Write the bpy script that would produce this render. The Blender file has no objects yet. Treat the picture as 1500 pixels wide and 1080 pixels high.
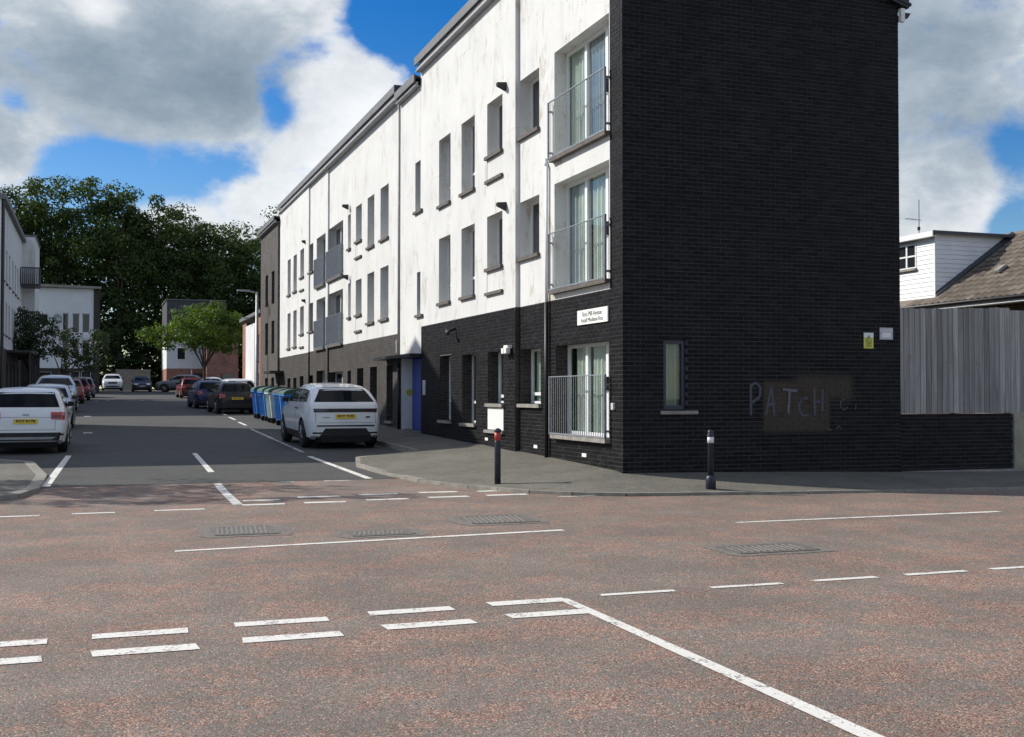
import bpy, bmesh, math, random
from mathutils import Vector, Matrix
from mathutils.bvhtree import BVHTree

random.seed(7)
R = math.radians
S = bpy.context.scene
COL = S.collection

# ------------------------------------------------------------------ camera
EYE = 1.58
cam = bpy.data.objects.new('camera', bpy.data.cameras.new('camera'))
COL.objects.link(cam)
cam.location = (0, 0, EYE)
cam.rotation_euler = (R(90 + 1.247), 0, R(-19.74))
cam.data.sensor_width = 36.0
cam.data.lens = 40.8
cam.data.clip_end = 3000
cam.data.clip_start = 0.05
S.camera = cam

# ------------------------------------------------------------------ light
SUN_EL, SUN_DIR = R(35), (-0.799, 0.602)         # where the sun stands (x, y)
sun = bpy.data.objects.new('sun', bpy.data.lights.new('sun', 'SUN'))
COL.objects.link(sun)
sun.data.energy = 4.7
sun.data.angle = R(0.53)
sun.data.color = (1.0, 0.95, 0.87)
sv = Vector((SUN_DIR[0] * math.cos(SUN_EL), SUN_DIR[1] * math.cos(SUN_EL), math.sin(SUN_EL)))
sun.rotation_euler = sv.to_track_quat('Z', 'Y').to_euler()
S.view_settings.view_transform = 'Standard'
S.view_settings.look = 'None'
S.view_settings.gamma = 1
S.view_settings.exposure = 0.2
S.view_settings.use_curve_mapping = False

W = bpy.data.worlds.new('World')
S.world = W
W.use_nodes = True


def build_world():
    nt = W.node_tree
    N, L = nt.nodes, nt.links
    N.clear()
    out = N.new('ShaderNodeOutputWorld')
    sky = N.new('ShaderNodeTexSky')
    sky.sky_type = 'NISHITA'
    sky.sun_disc = False
    sky.sun_elevation = SUN_EL
    sky.sun_rotation = math.atan2(SUN_DIR[0], SUN_DIR[1])
    sky.ozone_density = 2.2
    sky.air_density = 1.0
    sky.dust_density = 0.4
    bg1 = N.new('ShaderNodeBackground')
    bg1.inputs[1].default_value = 0.104
    hs = N.new('ShaderNodeHueSaturation'); hs.inputs['Saturation'].default_value = 1.55; hs.inputs['Hue'].default_value = .513
    L.new(sky.outputs[0], hs.inputs['Color'])
    L.new(hs.outputs[0], bg1.inputs[0])
    tc = N.new('ShaderNodeTexCoord')
    nrm = N.new('ShaderNodeVectorMath'); nrm.operation = 'NORMALIZE'
    L.new(tc.outputs['Generated'], nrm.inputs[0])
    d = nrm.outputs[0]

    def math_(op, a, b=None, clamp=False):
        n = N.new('ShaderNodeMath'); n.operation = op; n.use_clamp = clamp
        for i, v in enumerate((a, b)):
            if v is None:
                continue
            if hasattr(v, 'is_linked') or hasattr(v, 'links'):
                L.new(v, n.inputs[i])
            else:
                n.inputs[i].default_value = v
        return n.outputs[0]

    def noise(scale, detail, rough, off=(0, 0, 0), zs=1.6):
        m = N.new('ShaderNodeMapping')
        m.inputs['Location'].default_value = off
        m.inputs['Scale'].default_value = (1, 1, zs)
        L.new(d, m.inputs[0])
        n = N.new('ShaderNodeTexNoise')
        n.inputs['Scale'].default_value = scale
        n.inputs['Detail'].default_value = detail
        n.inputs['Roughness'].default_value = rough
        n.inputs['Distortion'].default_value = 0.25
        L.new(m.outputs[0], n.inputs['Vector'])
        return n.outputs[0]

    def direction(px, py):
        a = math.atan((px - 750) / 1700) + R(19.74)
        e = math.atan((577 - py) / 1700 * math.cos(a - R(19.74)))
        return (math.sin(a) * math.cos(e), math.cos(a) * math.cos(e), math.sin(e))

    def blob(px, py, sigma_px, w):
        v = N.new('ShaderNodeVectorMath'); v.operation = 'DISTANCE'
        L.new(d, v.inputs[0]); v.inputs[1].default_value = direction(px, py)
        q = math_('DIVIDE', v.outputs['Value'], sigma_px / 1700)
        q = math_('MULTIPLY', q, q)
        q = math_('MULTIPLY', q, -1.0)
        q = math_('EXPONENT', q)
        return math_('MULTIPLY', q, w)

    def add(items):
        r = items[0]
        for i in items[1:]:
            r = math_('ADD', r, i)
        return r
    # cloud banks (positive) and the blue gaps between them (negative)
    bias = add([blob(300, 150, 520, -.20), blob(1420, 160, 420, -.20), blob(90, 60, 190, .55), blob(290, 120, 140, .5), blob(370, 30, 110, .35), blob(330, 190, 60, .35),
                blob(10, 215, 62, .42), blob(480, 150, 80, .5), blob(560, 110, 60, .35), blob(450, 260, 75, .42),
                blob(300, 295, 70, .45), blob(220, 300, 70, .4), blob(390, 300, 60, .4), blob(222, 243, 14, .25),
                blob(1400, 110, 170, .5), blob(1360, 300, 70, .45), blob(1430, 275, 40, .35),
                blob(130, 240, 55, -.7), blob(270, 255, 45, -.65), blob(190, 248, 45, -.6), blob(405, 160, 36, -.75), blob(390, 115, 36, -.5), blob(430, 75, 30, -.35),
                blob(600, 40, 62, -.8), blob(548, 25, 46, -.6), blob(470, 70, 22, -.3), blob(345, 242, 42, -.75), blob(20, 150, 28, -.45),
                blob(1490, 215, 36, -.7), blob(1480, 325, 26, -.6), blob(60, 238, 26, -.2)])
    n1 = noise(5.0, 6, .62, (.3, 1.7, .2))
    n2 = noise(17.0, 5, .6, (2.1, .4, .9))
    base = math_('ADD', math_('MULTIPLY', math_('SUBTRACT', n1, .5), 1.7), math_('MULTIPLY', math_('SUBTRACT', n2, .5), 1.0))
    den = math_('ADD', math_('ADD', base, .09), bias)
    mask = N.new('ShaderNodeMapRange'); mask.interpolation_type = 'SMOOTHSTEP'
    mask.inputs['From Min'].default_value = -.14
    mask.inputs['From Max'].default_value = .36
    L.new(den, mask.inputs['Value'])
    # tone: thick undersides grey, thin edges and the far cumulus white
    grey = add([blob(150, 70, 200, .55), blob(330, 130, 100, .42), blob(1400, 60, 190, .5), blob(1420, 190, 90, .25), blob(0, 205, 40, .25), blob(30, 0, 60, -.25), blob(140, 5, 40, -.35)])
    n3 = noise(7.0, 7, .65, (5.2, 3.1, .7))
    tone = math_('ADD', math_('ADD', grey, .10), math_('MULTIPLY', math_('SUBTRACT', n3, .5), 1.25))
    tone = math_('ADD', tone, math_('MULTIPLY', math_('SUBTRACT', n2, .5), .45))
    ramp = N.new('ShaderNodeValToRGB')
    e = ramp.color_ramp.elements
    e[0].position = 0.0; e[0].color = (.84, .87, .90, 1)
    e[1].position = 1.0; e[1].color = (.20, .262, .335, 1)
    m = e.new(.28); m.color = (.66, .70, .74, 1)
    m = e.new(.5); m.color = (.41, .475, .545, 1)
    m = e.new(.75); m.color = (.275, .345, .42, 1)
    L.new(tone, ramp.inputs[0])
    bg2 = N.new('ShaderNodeBackground')
    bg2.inputs[1].default_value = 0.96
    L.new(ramp.outputs[0], bg2.inputs[0])
    mix = N.new('ShaderNodeMixShader')
    L.new(mask.outputs[0], mix.inputs[0])
    L.new(bg1.outputs[0], mix.inputs[1])
    L.new(bg2.outputs[0], mix.inputs[2])
    L.new(mix.outputs[0], out.inputs[0])


build_world()

# ------------------------------------------------------------------ materials
MATS = {}


class NT:
    """small node helper"""

    def __init__(self, name):
        self.m = bpy.data.materials.new(name)
        self.m.use_nodes = True
        self.N, self.L = self.m.node_tree.nodes, self.m.node_tree.links
        self.p = self.N['Principled BSDF']
        g = self.N.new('ShaderNodeNewGeometry')
        self.pos = g.outputs['Position']
        self.nor = g.outputs['Normal']
        self.rand = None
        MATS[name] = self.m

    def put(self, sock, v):
        if hasattr(v, 'links'):
            self.L.new(v, sock)
        else:
            sock.default_value = v

    def math(self, op, a, b=0.0, clamp=False):
        n = self.N.new('ShaderNodeMath'); n.operation = op; n.use_clamp = clamp
        self.put(n.inputs[0], a); self.put(n.inputs[1], b)
        return n.outputs[0]

    def noise(self, scale, detail=4, rough=.55, stretch=(1, 1, 1), vec=None, dist=0):
        mp = self.N.new('ShaderNodeMapping'); mp.inputs['Scale'].default_value = stretch
        self.L.new(vec or self.pos, mp.inputs[0])
        n = self.N.new('ShaderNodeTexNoise')
        n.inputs['Scale'].default_value = scale; n.inputs['Detail'].default_value = detail
        n.inputs['Roughness'].default_value = rough; n.inputs['Distortion'].default_value = dist
        self.L.new(mp.outputs[0], n.inputs['Vector'])
        return n.outputs[0]

    def voronoi(self, scale, feature='F1', out='Color', vec=None, rnd=1.0):
        n = self.N.new('ShaderNodeTexVoronoi'); n.feature = feature
        n.inputs['Scale'].default_value = scale
        n.inputs['Randomness'].default_value = rnd
        self.L.new(vec or self.pos, n.inputs['Vector'])
        return n.outputs[out]

    def ramp(self, f, stops):
        n = self.N.new('ShaderNodeValToRGB')
        e = n.color_ramp.elements
        while len(e) < len(stops):
            e.new(.5)
        for i, (p, c) in enumerate(stops):
            e[i].position = p
            e[i].color = tuple(c) + (1,) if len(c) == 3 else c
        self.put(n.inputs[0], f)
        return n.outputs[0]

    def range(self, f, a, b, c=0., d=1.):
        n = self.N.new('ShaderNodeMapRange')
        n.interpolation_type = 'SMOOTHSTEP'
        self.put(n.inputs[0], f)
        for i, v in enumerate((a, b, c, d)):
            n.inputs[i + 1].default_value = v
        return n.outputs[0]

    def mix(self, f, a, b, mode='MIX'):
        n = self.N.new('ShaderNodeMix'); n.data_type = 'RGBA'; n.blend_type = mode
        self.put(n.inputs[0], f)
        self.put(n.inputs[6], tuple(a) + (1,) if isinstance(a, (tuple, list)) and len(a) == 3 else a)
        self.put(n.inputs[7], tuple(b) + (1,) if isinstance(b, (tuple, list)) and len(b) == 3 else b)
        return n.outputs[2]

    def sep(self, v=None):
        n = self.N.new('ShaderNodeSeparateXYZ'); self.L.new(v or self.pos, n.inputs[0])
        return n.outputs

    def comb(self, x, y, z):
        n = self.N.new('ShaderNodeCombineXYZ')
        for i, v in enumerate((x, y, z)):
            self.put(n.inputs[i], v)
        return n.outputs[0]

    def color(self, c):
        self.put(self.p.inputs['Base Color'], tuple(c) + (1,) if isinstance(c, (tuple, list)) and len(c) == 3 else c)

    def rough(self, v):
        self.put(self.p.inputs['Roughness'], v)

    def spec(self, v):
        self.put(self.p.inputs['Specular IOR Level'], v)

    def bump(self, h, strength=.3, dist=.01):
        n = self.N.new('ShaderNodeBump')
        n.inputs['Strength'].default_value = strength; n.inputs['Distance'].default_value = dist
        self.put(n.inputs['Height'], h)
        self.L.new(n.outputs[0], self.p.inputs['Normal'])

    def objrand(self):
        n = self.N.new('ShaderNodeObjectInfo')
        return n.outputs['Random']


def plain(name, c, rough=.6, metal=0., spec=.5, var=.12, scale=6., bump=0., coat=0.):
    t = NT(name)
    n = t.noise(scale, 5, .6)
    lo = tuple(v * (1 - var) for v in c); hi = tuple(min(1, v * (1 + var)) for v in c)
    t.color(t.ramp(n, [(.3, lo), (.7, hi)]))
    t.rough(t.math('ADD', t.math('MULTIPLY', t.noise(scale * 2.3, 4), .16), rough - .08))
    t.p.inputs['Metallic'].default_value = metal
    t.spec(spec)
    if coat:
        t.p.inputs['Coat Weight'].default_value = coat
        t.p.inputs['Coat Roughness'].default_value = .06
    if bump:
        t.bump(t.noise(scale * 8, 5), bump, .01)
    return t


def mat_road():
    t = NT('red_chip_asphalt')
    chip = t.voronoi(100, 'F1', 'Color')
    cs = t.sep(chip)
    dist = t.voronoi(100, 'F1', 'Distance')
    big = t.noise(1.7, 5, .7)
    mid = t.noise(5.5, 4, .7)
    fine = t.noise(26, 2, .65)
    lane = t.noise(.6, 3, .6, (.6, 1.3, 1))
    f = t.math('ADD', t.math('MULTIPLY', big, .62), t.math('MULTIPLY', mid, .36))
    f = t.math('ADD', f, t.math('MULTIPLY', fine, .22))
    f = t.math('ADD', f, t.math('MULTIPLY', t.math('SUBTRACT', lane, .5), .35))
    red = t.range(f, .57, .675)
    redchips = t.ramp(cs[0], [(0., (.085, .055, .042)), (.3, (.185, .112, .085)), (.6, (.30, .165, .12)), (.85, (.37, .245, .185)), (1., (.44, .36, .29))])
    grychips = t.ramp(cs[1], [(0., (.125, .112, .096)), (.5, (.168, .150, .128)), (.85, (.20, .174, .147)), (1., (.30, .245, .205))])
    # how many of the chips still show in the worn parts
    pick = t.math('LESS_THAN', cs[2], t.math('ADD', t.math('MULTIPLY', red, .70), .20))
    col = t.mix(pick, grychips, redchips)
    tar = t.range(t.noise(1.7, 5, .6, (1, 1, 1)), .62, .72)
    col = t.mix(t.math('MULTIPLY', tar, .5), col, (.175, .163, .153))
    stain = t.range(t.noise(.7, 4, .65), .35, .7, .88, 1.14)
    col = t.mix(1.0, col, t.comb(stain, stain, stain), 'MULTIPLY')
    col = t.mix(t.range(t.noise(9, 5, .75), .66, .72, 0, .55), col, (.05, .045, .042))
    t.color(col)
    t.rough(.82); t.spec(.3)
    h = t.math('ADD', t.math('MULTIPLY', dist, -1.0), t.math('MULTIPLY', fine, .5))
    t.bump(h, .45, .010)


def mat_asphalt(name, base, var=.2):
    t = NT(name)
    chip = t.sep(t.voronoi(75, 'F1', 'Color'))
    n = t.noise(.8, 6, .65)
    m = t.noise(5, 5, .7)
    lo = tuple(v * (1 - var) for v in base); hi = tuple(v * (1 + var) for v in base)
    c = t.ramp(t.math('ADD', t.math('MULTIPLY', n, .6), t.math('MULTIPLY', m, .4)), [(.35, lo), (.65, hi)])
    g = t.range(chip[0], 0, 1, .7, 1.3)
    c = t.mix(1., c, t.comb(g, g, g), 'MULTIPLY')
    c = t.mix(t.range(t.noise(2.2, 6, .8), .62, .7, 0, .5), c, tuple(v * .55 for v in base))
    t.color(c)
    t.rough(.85); t.spec(.3)
    t.bump(chip[1], .3, .008)


def mat_paint():
    t = NT('road_paint')
    n = t.noise(38, 5, .75)
    b = t.noise(5, 4, .6)
    w = t.range(t.math('ADD', t.math('MULTIPLY', n, .7), t.math('MULTIPLY', b, .45)), .595, .68)
    c = t.ramp(b, [(.3, (.66, .64, .58)), (.7, (.78, .76, .69))])
    t.color(t.mix(w, c, (.22, .195, .175)))
    t.rough(.6)
    t.bump(n, .3, .004)
    t = NT('worn_road_paint')
    n = t.noise(30, 5, .75)
    b = t.noise(3, 4, .6)
    w = t.range(t.math('ADD', t.math('MULTIPLY', n, .7), t.math('MULTIPLY', b, .5)), .54, .66)
    t.color(t.mix(w, (.62, .60, .55), (.17, .155, .145)))
    t.rough(.7)


def mat_render():
    t = NT('white_render')
    xyz = t.sep()
    big = t.noise(.8, 6, .65)
    streak = t.noise(2.2, 6, .65, (1, 1, .16))
    patch = t.noise(1.9, 7, .72, (1, 1, .45), dist=.6)
    c = t.ramp(big, [(.3, (.60, .605, .595)), (.7, (.685, .685, .665))])
    c = t.mix(t.range(streak, .5, .74, 0, .34), c, (.46, .46, .43))
    # algae and water staining under the sills and by the joints
    near = t.range(xyz[1], 19., 27., 1.0, .55)
    c = t.mix(t.math('MULTIPLY', t.range(patch, .52, .66, 0, .85), near), c, (.37, .335, .255))
    c = t.mix(t.range(t.noise(4.2, 6, .7, (1, 1, .5)), .63, .72, 0, .5), c, (.31, .30, .25))
    # faint horizontal day joints of the render
    fr = t.math('FRACT', t.math('DIVIDE', t.math('ADD', xyz[2], .55), 2.6))
    joint = t.math('MULTIPLY', t.math('LESS_THAN', fr, .006), t.range(t.noise(1.3, 4), .45, .6, 0, .55))
    c = t.mix(joint, c, (.4, .39, .37))
    t.color(c)
    t.rough(.85); t.spec(.25)
    t.bump(t.noise(90, 4, .7), .25, .004)


def brick_colors(t, r, base, n):
    a = tuple(v * .62 for v in base); b = tuple(v * 1.8 for v in base)
    c = t.ramp(r, [(0., a), (.55, base), (1., b)])
    return t.mix(t.range(n, .35, .75, 0, .5), c, tuple(v * 1.25 for v in base))


def mat_brick():
    # single bricks: colour by where the brick sits
    t = NT('dark_brick')
    xyz = t.sep()
    gi = t.N.new('ShaderNodeNewGeometry')
    rb = t.math('FRACT', t.math('ADD', gi.outputs['Random Per Island'], t.math('MULTIPLY', t.objrand(), 7.31)))
    n = t.noise(2.2, 6, .7)
    c = brick_colors(t, rb, (.0096, .0092, .0102), n)
    # the scrubbed, painted-over patch on the gable
    def box(x0, x1, z0, z1, s=.05):
        xyz = t.sep()
        a = t.math('MULTIPLY', t.range(xyz[0], x0 - s, x0 + s), t.range(xyz[0], x1 - s, x1 + s, 1, 0))
        b = t.math('MULTIPLY', t.range(xyz[2], z0 - s, z0 + s), t.range(xyz[2], z1 - s, z1 + s, 1, 0))
        return t.math('MULTIPLY', a, b)
    w = t.math('MAXIMUM', box(11.23, 12.62, .9, 1.80), box(11.9, 13.1, 1.48, 1.9, .12))
    w = t.math('MULTIPLY', w, t.range(t.noise(3.5, 4), .25, .5, .55, .95))
    w = t.math('MULTIPLY', w, t.math('LESS_THAN', xyz[1], 18.1))
    c = t.mix(w, c, (.068, .055, .043))
    c = t.mix(t.range(t.noise(9, 5, .75), .70, .76, 0, .25), c, (.12, .115, .11))
    t.color(c)
    t.rough(t.range(t.noise(30, 3), .3, .7, .46, .6)); t.spec(.11)
    t.bump(t.noise(45, 5, .7), .5, .006)
    t = NT('mortar')
    xyz = t.sep()
    n = t.noise(1.2, 6, .7)
    c = t.ramp(n, [(.3, (.062, .061, .064)), (.7, (.115, .11, .11))])
    w = t.math('MAXIMUM', box(11.23, 12.62, .9, 1.80), box(11.9, 13.1, 1.48, 1.9, .12))
    w = t.math('MULTIPLY', w, t.math('LESS_THAN', xyz[1], 18.1))
    t.color(t.mix(w, c, (.068, .055, .043)))
    t.rough(.9); t.spec(.05)
    # walls too far off to tell brick from brick
    for nm, base, mort in (('far_dark_brick', (.045, .040, .036), .075), ('grey_brick', (.075, .066, .061), .11), ('red_brick', (.27, .10, .06), .3), ('brown_brick', (.12, .06, .04), .2)):
        t = NT(nm)
        xyz = t.sep()
        v = t.comb(t.math('ADD', xyz[0], xyz[1]), xyz[2], 0.)
        b = t.N.new('ShaderNodeTexBrick')
        t.L.new(v, b.inputs['Vector'])
        b.inputs['Color1'].default_value = tuple(q * .75 for q in base) + (1,)
        b.inputs['Color2'].default_value = tuple(q * 1.25 for q in base) + (1,)
        b.inputs['Mortar'].default_value = (mort, mort * .93, mort * .86, 1)
        b.inputs['Scale'].default_value = 1.0
        b.inputs['Mortar Size'].default_value = .007
        b.inputs['Brick Width'].default_value = .225
        b.inputs['Row Height'].default_value = .075
        n = t.noise(1.1, 6, .7)
        g = t.range(n, .3, .7, .8, 1.2)
        t.color(t.mix(1., b.outputs['Color'], t.comb(g, g, g), 'MULTIPLY'))
        t.rough(.8); t.spec(.25)
        t.bump(b.outputs['Fac'], -.35, .01)


def mat_glass():
    for nm, tint, base in (('glass', .0, (.018, .022, .027)), ('car_glass', .0, (.006, .008, .011))):
        t = NT(nm)
        t.color(base)
        t.rough(.03); t.spec(.6 if nm == 'glass' else .12)
        t.bump(t.noise(1.3, 2), .04, .02)
    t = NT('clear_glass')
    N, L = t.N, t.L
    N.remove(t.p)
    lw = N.new('ShaderNodeLayerWeight'); lw.inputs[0].default_value = .5
    pw = N.new('ShaderNodeMath'); pw.operation = 'POWER'; L.new(lw.outputs['Facing'], pw.inputs[0]); pw.inputs[1].default_value = 4.0
    fr = N.new('ShaderNodeMath'); fr.operation = 'MULTIPLY_ADD'; L.new(pw.outputs[0], fr.inputs[0]); fr.inputs[1].default_value = .5; fr.inputs[2].default_value = .04
    tr = N.new('ShaderNodeBsdfTransparent'); tr.inputs[0].default_value = (.90, .94, .92, 1)
    gl = N.new('ShaderNodeBsdfGlossy'); gl.inputs['Roughness'].default_value = .02
    mx = N.new('ShaderNodeMixShader')
    L.new(fr.outputs[0], mx.inputs[0]); L.new(tr.outputs[0], mx.inputs[1]); L.new(gl.outputs[0], mx.inputs[2])
    L.new(mx.outputs[0], N['Material Output'].inputs[0])


def mat_leaf(name, dark, light, trans=.3):
    t = NT(name)
    N, L = t.N, t.L
    n = t.noise(.35, 3, .6)
    m = t.noise(2.4, 3, .6)
    f = t.math('ADD', t.math('MULTIPLY', n, .6), t.math('MULTIPLY', m, .4))
    c = t.ramp(f, [(.35, dark), (.68, light)])
    t.color(c)
    t.rough(.55); t.spec(.25)
    tr = N.new('ShaderNodeBsdfTranslucent')
    L.new(t.mix(1., c, (1.25, 1.35, .45), 'MULTIPLY'), tr.inputs[0])
    mx = N.new('ShaderNodeMixShader'); mx.inputs[0].default_value = trans
    L.new(t.p.outputs[0], mx.inputs[1]); L.new(tr.outputs[0], mx.inputs[2])
    L.new(mx.outputs[0], N['Material Output'].inputs[0])


def mat_bark():
    t = NT('bark')
    n = t.noise(6, 6, .7, (1, 1, .25))
    t.color(t.ramp(n, [(.3, (.028, .022, .017)), (.7, (.085, .07, .055))]))
    t.rough(.9); t.bump(n, .6, .03)


def mat_wood():
    t = NT('weathered_fence_wood')
    r = t.objrand()
    xyz = t.sep()
    v = t.comb(t.math('ADD', xyz[0], t.math('MULTIPLY', r, 40.)), xyz[1], xyz[2])
    g = t.noise(14, 6, .65, (1, 1, .05), v, .8)
    k = t.noise(3.2, 5, .7, (1, 1, .5), v)
    c = t.ramp(g, [(.25, (.15, .145, .138)), (.5, (.265, .258, .248)), (.75, (.40, .392, .38))])
    tone = t.math('ADD', t.math('MULTIPLY', r, .75), .72)
    c = t.mix(1., c, t.comb(tone, t.math('MULTIPLY', tone, .985), t.math('MULTIPLY', tone, .96)), 'MULTIPLY')
    c = t.mix(t.range(k, .62, .72, 0, .45), c, (.07, .068, .06))
    t.color(c); t.rough(.85); t.spec(.2)
    t.bump(g, .4, .008)


def mat_tiles():
    t = NT('brown_roof_tile')
    r = t.objrand()
    n = t.noise(3, 6, .7)
    c = t.ramp(t.math('ADD', t.math('MULTIPLY', r, .5), t.math('MULTIPLY', n, .5)), [(.2, (.10, .083, .067)), (.55, (.155, .13, .105)), (.85, (.20, .175, .145))])
    c = t.mix(t.range(t.noise(14, 5, .7), .6, .72, 0, .4), c, (.22, .20, .14))
    t.color(c); t.rough(.85); t.spec(.2)
    t.bump(t.noise(40, 4), .3, .006)


def mat_paintcar(name, c, flake=0.):
    t = NT(name)
    d = t.noise(3, 5, .7)
    z = t.sep()[2]
    t.color(t.mix(t.range(d, .45, .75, 0, .18), c, tuple(v * .72 + .01 for v in c)))
    t.rough(.32); t.p.inputs['Metallic'].default_value = flake
    t.p.inputs['Coat Weight'].default_value = .8 if sum(c) > .3 else .35
    t.p.inputs['Coat Roughness'].default_value = .05
    t.spec(.5 if sum(c) > .3 else .25)


mat_road()
mat_asphalt('street_asphalt', (.066, .066, .063))
mat_asphalt('patch_asphalt', (.172, .154, .134), .2)
mat_asphalt('footway_asphalt', (.135, .127, .104), .28)
mat_paint(); mat_render(); mat_brick(); mat_glass(); mat_bark(); mat_wood(); mat_tiles()
mat_leaf('oak_leaves', (.026, .048, .013), (.080, .128, .030), .28)
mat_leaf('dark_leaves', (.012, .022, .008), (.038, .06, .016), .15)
mat_leaf('bright_leaves', (.05, .09, .014), (.14, .21, .035), .4)
mat_leaf('maple_leaves', (.02, .034, .016), (.05, .08, .03), .25)
plain('kerb_stone', (.235, .218, .185), .85, bump=.4, scale=4, var=.25)
plain('soil', (.07, .075, .045), .95, scale=1.5, var=.4)
plain('concrete_sill', (.25, .235, .21), .85, bump=.3, scale=5, var=.3)
plain('dark_sill', (.105, .092, .082), .85, bump=.3, scale=5, var=.3)
plain('fascia', (.135, .135, .138), .6, scale=3, var=.2)
plain('fascia_light', (.33, .33, .335), .6, scale=3, var=.15)
plain('roof_felt', (.05, .05, .052), .9, bump=.3, scale=3)
plain('upvc', (.76, .77, .77), .35, var=.05)
plain('blue_frame', (.018, .024, .05), .35, var=.2)
plain('galvanised', (.25, .27, .30), .45, metal=.2, var=.2, scale=9)
plain('rail_dark', (.20, .225, .26), .45, metal=.2, var=.2, scale=9)
plain('black_plastic', (.012, .012, .013), .5, var=.3)
plain('black_metal', (.02, .021, .024), .45, var=.3)
plain('tyre', (.014, .014, .014), .85, var=.3)
plain('alloy', (.30, .31, .32), .35, metal=.8)
plain('dark_alloy', (.05, .05, .055), .4, metal=.6)
plain('pole_grey', (.36, .38, .39), .5, metal=.3, scale=4)
plain('blue_door', (.006, .045, .34), .4, var=.2)
plain('reflection_curtain', (.36, .40, .45), .9, var=.15, scale=3)  # bluish grey curtain colour standing in for the reflection in the balcony glass
plain('curtain', (.60, .63, .56), .9, var=.15, scale=3)
plain('blind', (.27, .28, .235), .9, var=.15, scale=2)
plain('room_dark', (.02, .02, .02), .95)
plain('bollard_navy', (.016, .020, .036), .45, var=.3, scale=10)
plain('red_band', (.42, .045, .045), .5, var=.2)
plain('white_band', (.72, .72, .72), .5, var=.08)
plain('iron_rib', (.185, .168, .15), .65, metal=.2, scale=20, var=.35)
plain('iron', (.145, .132, .117), .65, metal=.2, bump=.4, scale=20, var=.35)
plain('sign_white', (.78, .78, .74), .5, var=.05)
plain('sign_grey', (.52, .49, .53), .5, var=.08)
plain('sign_yellow', (.62, .62, .10), .5, var=.1)
plain('ink', (.04, .04, .045), .6)
plain('chalk', (.075, .08, .095), .95, var=.3, scale=25)
plain('chalk_bright', (.13, .135, .15), .95, var=.3, scale=25)
plain('plate_yellow', (.70, .50, .035), .45, var=.06)
plain('plate_white', (.7, .7, .68), .45, var=.06)
plain('tail_red', (.42, .025, .018), .2, var=.2, coat=.8)
plain('tail_dark', (.045, .012, .012), .15, coat=.8)
plain('lamp_lens', (.55, .58, .62), .12, metal=.3, coat=.6)
plain('bin_blue', (.035, .17, .47), .45, var=.15, scale=5)
plain('bin_pale', (.42, .50, .50), .5, var=.15, scale=5)
plain('bin_lid', (.03, .085, .06), .5, var=.2)
plain('bin_lid_black', (.02, .025, .025), .5, var=.2)
plain('cladding', (.80, .81, .82), .5, var=.05, scale=2)
plain('lead', (.045, .048, .06), .5, var=.2)
plain('cream_post', (.30, .285, .21), .85, bump=.3, var=.2)
plain('garden_wall', (.21, .19, .165), .9, bump=.3, var=.25, scale=2)
plain('slate', (.05, .052, .06), .7, var=.25, scale=3)
plain('far_render', (.66, .67, .68), .85, var=.08, scale=.8)
plain('sticker_yellow', (.55, .50, .06), .5)
mat_paintcar('paint_white', (.74, .76, .78))
mat_paintcar('paint_silver', (.42, .45, .48), .5)
mat_paintcar('paint_grey', (.13, .14, .15), .4)
mat_paintcar('paint_navy', (.012, .022, .10), .2)
mat_paintcar('paint_black', (.010, .011, .014))
mat_paintcar('paint_red', (.30, .022, .018))
mat_paintcar('paint_darkred', (.12, .012, .014))


# ------------------------------------------------------------------ helpers
def link(o, parent=None):
    COL.objects.link(o)
    if parent is not None:
        o.parent = parent
    return o


def tag(o, label, cat, group=None):
    o['label'] = label
    o['category'] = cat
    if group:
        o['group'] = group
    return o


def thing(name, label, cat, loc=(0, 0, 0), rotz=0, group=None):
    o = bpy.data.objects.new(name, None)
    o.empty_display_size = .2
    o.location = loc
    o.rotation_euler = (0, 0, rotz)
    link(o)
    return tag(o, label, cat, group)


def inst(name, mesh, parent=None, mat=None):
    o = bpy.data.objects.new(name, mesh)
    link(o, parent)
    if mat:
        o.material_slots[0].link = 'OBJECT'
        o.material_slots[0].material = MATS[mat]
    return o


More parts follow.
